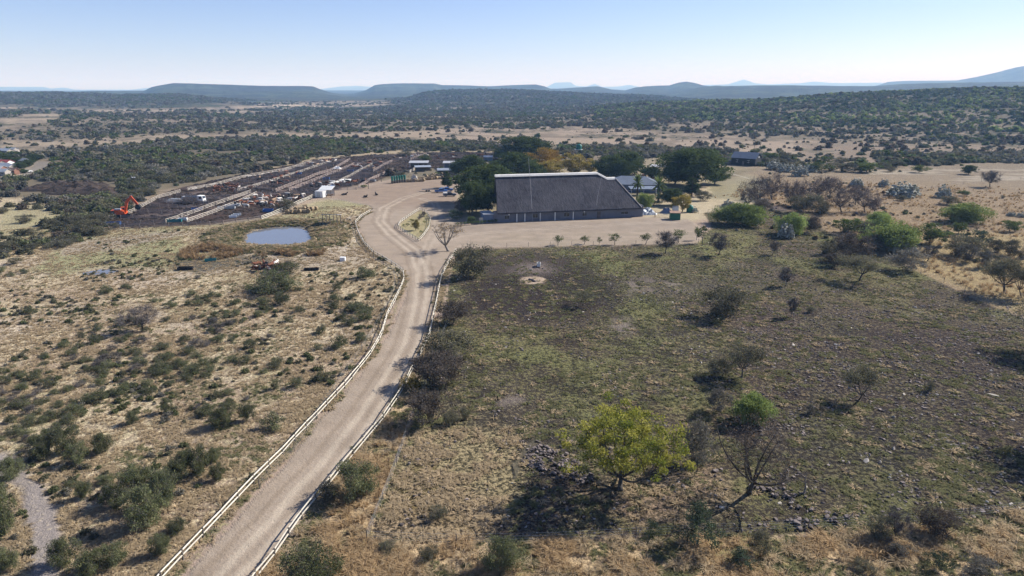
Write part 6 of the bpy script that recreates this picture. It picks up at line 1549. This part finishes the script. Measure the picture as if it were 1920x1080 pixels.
pile('rock_rubble', 'dark rubble of broken rocks left of the yellow-green tree', [[(978,868),(1000,838),(1050,838),(1075,862),(1105,885),(1120,905),(1085,912),(1030,900),(990,885)]], 1100, .16, .85, 10)
pile('boulder_scree', 'rock outcrop with brown boulders below the dead stump', [[(1440,925),(1470,915),(1520,925),(1530,945),(1530,965),(1500,968),(1460,945)], [(1470,975),(1600,965),(1590,990),(1500,1000)], [(1400,910),(1440,905),(1470,925),(1440,935)]], 120, .2, .9, 11)

cl = [o.data for o in bpy.data.objects if o.name.startswith('dung_heap')][:3]
x, y = annulus(60000, 170, 520, -42, 0); z = hgt(x, y); px, py = proj(x, y, z)
k = (g.random(len(x)) < inz(px, py, FL, 1) * .75 * sst(.35, .55, fbm(x / 7, y / 7, 161, 3))); x, y, z = x[k], y[k], z[k]
stuff('manure_clods', 'dark trampled manure clods over the feedlot pens', np.stack([x, y, z - .02], 1), g.uniform(.05, .14, len(x)), cl, g.integers(0, len(cl), len(x)), 12, squash=np.full(len(x), 1.2))

x, y = annulus(9000, 48, 235, -44, 2, .6); z = hgt(x, y); px, py = proj(x, y, z)
d = inz(px, py, LP, 2) * sst(.46, .62, fbm(x / 11, y / 11, 171, 3)) * .75
for q in ([(-60,835),(18,850),(70,905),(112,950),(118,1010),(110,1100),(60,1100),(55,1000),(35,920),(-60,880)], YARD, POND): d *= 1 - inz(px, py, q, 6)
k = g.random(len(x)) < d; x, y, z = x[k], y[k], z[k]
stuff('low_shrubs', 'knee-high seedling shrubs and weeds over the left pasture', np.stack([x, y, z - .02], 1), .5 + 1.1 * g.random(len(x)) ** 2, FN, g.choice([0, 1, 1, 2, 4], len(x)), 14)
x, y = annulus(26000, 120, 260, -34, -12); z = hgt(x, y); px, py = proj(x, y, z)
pd_ = sdist(x, y, PONDW); k = (g.random(len(x)) < (1 - sst(3, 9, np.abs(pd_ + 4))) * .8) & (pd_ < -.3); x, y, z = x[k], y[k], z[k]
stuff('bank_grass', 'green and straw grass on the bank around the pond', np.stack([x, y, z], 1), g.uniform(1.2, 2.6, len(x)), TS + TO, g.choice([0, 2, 2, 3], len(x)), 15)

XS = []
for pl, n, of in ((LF, 2600, -.1), (RF, 2600, .35)):
    W_ = np.array([G(px_, py_, 1.) for px_, py_ in pl]); sg_ = np.linalg.norm(np.diff(W_, axis=0), axis=1); i_ = g.choice(len(sg_), n, p=sg_ / sg_.sum()); t_ = g.random(n)[:, None]
    q = W_[i_] * (1 - t_) + W_[i_ + 1] * t_; q[:, 0] += of + g.normal(size=n) * .45; q[:, 1] += g.normal(size=n) * .4
    XS.append(q[sst(.35, .55, fbm(q[:, 0] / 4, q[:, 1] / 4, 181, 2)) > g.random(n)])
q = np.concatenate(XS)
stuff('verge_grass', 'weeds and dry grass along the foot of the road fences', np.stack([q[:, 0], q[:, 1], hgt(q[:, 0], q[:, 1])], 1), g.uniform(.5, 1.3, len(q)), TS + TO, g.choice([0, 1, 2, 3], len(q)), 16)
# ------------------------------------------------------------------ camera, light, air
cam = bpy.data.cameras.new('camera'); cam.sensor_width = 36; cam.lens = F * 36 / 1920; cam.clip_start = .5; cam.clip_end = 90000
co = bpy.data.objects.new('camera', cam); COL.objects.link(co); co.location = (0, 0, CAMH); co.rotation_euler = (math.pi / 2 - PITCH, 0, 0)
scene.camera = co
SUN_EL = R(36); SUN_AZ = math.atan2(.9, .43)      # clockwise from +Y (the view direction)
w = bpy.data.worlds.new('World'); scene.world = w; w.use_nodes = True; nt = w.node_tree; nt.nodes.clear()
sky = nt.nodes.new('ShaderNodeTexSky'); sky.sky_type = 'NISHITA'; sky.sun_disc = False; sky.sun_elevation = SUN_EL; sky.sun_rotation = SUN_AZ
sky.altitude = 1200; sky.air_density = 1.0; sky.dust_density = .45; sky.ozone_density = 1.6
bg = nt.nodes.new('ShaderNodeBackground'); bg.inputs[1].default_value = .062
ow = nt.nodes.new('ShaderNodeOutputWorld'); tn = mixc(nt, 1., sky.outputs[0], (.98, .965, 1.26), 'MULTIPLY'); nt.links.new(tn, bg.inputs[0]); nt.links.new(bg.outputs[0], ow.inputs[0])
sl = bpy.data.lights.new('sun', 'SUN'); sl.energy = 4.6; sl.angle = R(.5); sl.color = (1, .96, .90)
so = bpy.data.objects.new('sun', sl); COL.objects.link(so)
sd = Vector((math.sin(SUN_AZ) * math.cos(SUN_EL), math.cos(SUN_AZ) * math.cos(SUN_EL), math.sin(SUN_EL)))
so.rotation_euler = sd.to_track_quat('Z', 'Y').to_euler(); so.location = (60, 40, 80)
# air
HZ = 33000
b = MB().box((0, 0, 0), (1, 1, 1)); m, nt, out = newmat('haze')
zb, zt = float(Z.min()) - 1.5, float(max(Z.max(), CAMH)) + 60
pv = nt.nodes.new('ShaderNodeVolumePrincipled'); pv.inputs['Color'].default_value = (.34, .61, 1., 1); pv.inputs['Absorption Color'].default_value = (1, 1, 1, 1); pv.inputs['Density'].default_value = 1.2e-4; pv.inputs['Anisotropy'].default_value = .05
nt.links.new(pv.outputs[0], out.inputs['Volume'])
hz_ = MB().box((0, 0, (zb + zt) / 2), (2 * HZ, 2 * HZ, zt - zb)).build('haze', m); hz_['kind'] = 'stuff'; hz_['label'] = 'pale blue haze in the distance'
print('haze z', zb, zt)
scene.view_settings.view_transform = 'Standard'; scene.view_settings.look = 'None'; scene.view_settings.exposure = .9; scene.view_settings.gamma = 1
scene.cycles.max_bounces = 6; scene.cycles.diffuse_bounces = 3; scene.cycles.glossy_bounces = 2; scene.cycles.transmission_bounces = 4; scene.cycles.volume_bounces = 1; scene.cycles.use_adaptive_sampling = False; scene.cycles.transparent_max_bounces = 4
scene.cycles.use_denoising = True
